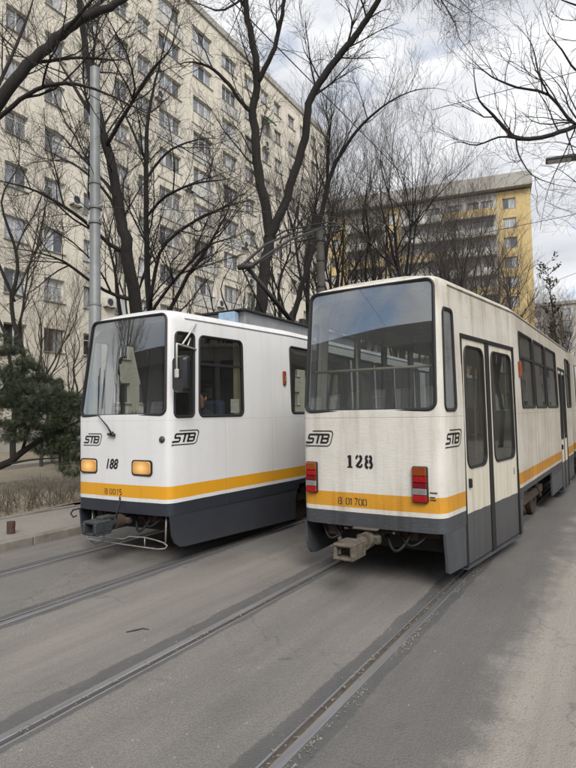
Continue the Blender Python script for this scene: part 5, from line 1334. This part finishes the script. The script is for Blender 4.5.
# small tree with some dry leaves left, right of the yellow block
t = Tree(21, dens=(2.4, 4, 5), lens=(1.6, .8, .35), up=.3)
q = at(562, 400, 40); base = Vector((q.x, q.y, 0))
t.limb([base, base+Vector((0, 0, 4)), base+Vector((-.3, 0, 8)), base+Vector((-.6, 0, 12.5))], .12, .03, tmin=.4, n=7, nodens=1.6)
lf = MB(); rg = random.Random(5); cv = t.cr.v
for _ in range(1500):
    v_ = Vector(rg.choice(cv)); a = Vector((rg.gauss(0, 1), rg.gauss(0, 1), rg.gauss(0, 1))).normalized()*rg.uniform(.05, .10); b_ = a.cross(Vector((rg.gauss(0, 1), rg.gauss(0, 1), rg.gauss(0, 1)))).normalized()*.05
    lf.add([v_-a, v_+b_, v_+a, v_-b_], [(0, 1, 2, 3)])
e = t.finish('leafy_tree', 'sparse tree keeping some dry leaves right of the yellow building', base)
lf.v = [(x-base.x, y-base.y, z-base.z) for x, y, z in lf.v]; lo = lf.build('leaves', 'dry_leaf', e, fix=False); lo['kind'] = 'stuff'

# ------------------------------------------------------------------ evergreen shrub, hedge, dry grass
def evergreen(name, label, base, clumps, limbs, seed, size=.09):
    rg = random.Random(seed); e = empty(name, base); tag(e, label, 'shrub'); fo = MB(); tr = MB()
    B = Vector(base)
    for P, r0, r1 in limbs:
        Q = smooth_path([p-B for p in P], 4); tr.tube(Q, [r0+(r1-r0)*i/(len(Q)-1) for i in range(len(Q))], 7)
    for c, rx, ry, rz, cnt, drp in clumps:
        c = c-B
        for _ in range(int(cnt*1.5)):
            # sprays sit mostly near the surface of each layered pad
            d = Vector((rg.gauss(0, 1), rg.gauss(0, 1), rg.gauss(0, 1))).normalized(); k = rg.uniform(.35, 1)**.45
            p = c+Vector((d.x*rx*k, d.y*ry*k, d.z*rz*k)); dr = (d+Vector((rg.gauss(0, .35), rg.gauss(0, .35), rg.gauss(0, .3)+.15-drp))).normalized()
            ln = size*rg.uniform(.8, 1.9); sd_ = dr.cross(Vector((rg.gauss(0, 1), rg.gauss(0, 1), rg.gauss(0, 1)))).normalized()
            for j in range(5):
                o = p+dr*(ln*j/5.); w = size*.42*(1-j/7.)
                for sg in (-1, 1):
                    tip = o+(dr*.7+sd_*sg).normalized()*w*1.6; nn = dr*size*.06
                    fo.v.extend([tuple(o-nn), tuple(o+nn), tuple(tip)]); n_ = len(fo.v); fo.f.append((n_-3, n_-2, n_-1))
    tr.build('trunk', 'bark', e, smooth=True, fix=False); o = fo.build('foliage', 'needles', e, fix=False); o['kind'] = 'stuff'
    return e
sb = Vector((-13.6, 6.0, .15))
def cl(px, py, d, rx, rz, cnt, drp=.0): return (at(px, py, d), rx, rx, rz, cnt, drp)
evergreen('evergreen_shrub', 'dark green evergreen shrub with a low leaning limb left of the white tram', sb,
    [cl(6, 362, 13.4, .60, .38, 900), cl(24, 374, 13.2, .45, .32, 700), cl(0, 388, 12.8, .7, .42, 1000), cl(30, 398, 12.6, .62, .30, 900), cl(56, 402, 13.0, .55, .24, 800), cl(78, 404, 13.3, .45, .24, 600), cl(96, 410, 13.6, .5, .25, 500),
     cl(12, 412, 12.4, .7, .30, 1000), cl(44, 418, 12.6, .6, .24, 900), cl(70, 422, 12.9, .45, .24, 600, .2), cl(64, 440, 12.8, .40, .22, 550, .5), cl(78, 448, 12.9, .40, .28, 550, .6), cl(48, 446, 12.7, .34, .16, 350, .5), cl(28, 432, 12.5, .5, .18, 500, .2), cl(4, 432, 12.2, .5, .2, 450, .2),
     cl(74, 466, 12.7, .3, .2, 300, .6), cl(-25, 395, 12.4, .8, .5, 700), cl(4, 344, 13.8, .35, .26, 350), cl(40, 386, 13.3, .45, .24, 500)],
    [([sb, sb+Vector((.5, .3, .25)), at(0, 466, 12.3), at(22, 452, 12.4), at(45, 437, 12.6), at(66, 428, 12.8), at(84, 418, 13)], .11, .03), ([sb, sb+Vector((.1, .2, 1.2)), at(4, 390, 13.2), at(8, 350, 13.6)], .12, .03), ([at(0, 466, 12.3), at(30, 460, 12.3), at(60, 458, 12.6)], .03, .012), ([at(22, 452, 12.4), at(30, 425, 12.6), at(40, 400, 12.8)], .04, .015)], 33)
s2 = Vector((-16.8, 12.5, .2))
evergreen('evergreen_shrub', 'darker clipped evergreen between the shrub and the tan block', s2, [(s2+Vector((dx, dy, .9+.3*dz)), .8, .8, .7, 700, 0) for dx, dy, dz in ((0, 0, 0), (.7, 1.2, 1), (.2, 2.4, 0), (-.3, 3.6, .5), (.4, 4.8, 0))], [([s2, s2+Vector((0, .3, 1))], .06, .02)], 34, .11)
# conical little thuja seen over the shrub
s3 = at(60, 400, 18); s3 = Vector((s3.x, s3.y, .15))
evergreen('conical_thuja', 'narrow grey green conical thuja above the evergreen shrub', s3, [(s3+Vector((0, 0, .4+.32*i)), .30*(1-i/10), .30*(1-i/10), .25, 220, -.5) for i in range(8)], [([s3, s3+Vector((0, 0, 2.6))], .04, .01)], 35, .08)

rg = random.Random(8)
h = MB()
for _ in range(700):
    x = FX-.15-abs(rg.gauss(0, .55)); y = rg.uniform(1.5, 10.5)
    z = dirt_z(x, y); H_ = rg.uniform(.18, .62); p = Vector((x, y, z)); d = Vector((rg.gauss(0, .35), rg.gauss(0, .35), 1)).normalized(); P = [p]
    for j in range(3): d = (d+Vector((rg.gauss(0, .25), rg.gauss(0, .25), .05))).normalized(); P.append(P[-1]+d*H_/3)
    h.tube(P, [.006, .005, .004, .002], 3, caps=False)
    for _k in range(2):
        o = P[rg.choice((1, 2))]; dd = (d+Vector((rg.gauss(0, .7), rg.gauss(0, .7), .1))).normalized(); h.tube([o, o+dd*.1, o+dd*.2+Vector((0, 0, .03))], [.004, .003, .002], 3, caps=False)
tag(h.build('leafless_hedge', 'twig_pale', smooth=True, fix=False), 'low leafless brown hedge twigs along the back of the footway', 'hedge', kind='stuff')
h = MB()
for _ in range(22000):
    x = rg.uniform(-14.3, FX-.1); y = rg.uniform(1, 13); z = dirt_z(x, y)
    if math.sin(x*1.9+y)+math.sin(y*2.3-x*.7) < rg.uniform(-2.0, .9): continue
    a = rg.uniform(0, 6.28); l = rg.uniform(.03, .11); w = .004; dx, dy = math.cos(a), math.sin(a)
    h.v.extend([(x-dy*w, y+dx*w, z), (x+dy*w, y-dx*w, z), (x+dx*l*.8, y+dy*l*.8, z+l*rg.uniform(.2, .9))]); n_ = len(h.v); h.f.append((n_-3, n_-2, n_-1))
tag(h.build('dry_grass', 'dry_grass', fix=False), 'short dry winter grass on the verge behind the hedge', 'grass', kind='stuff')
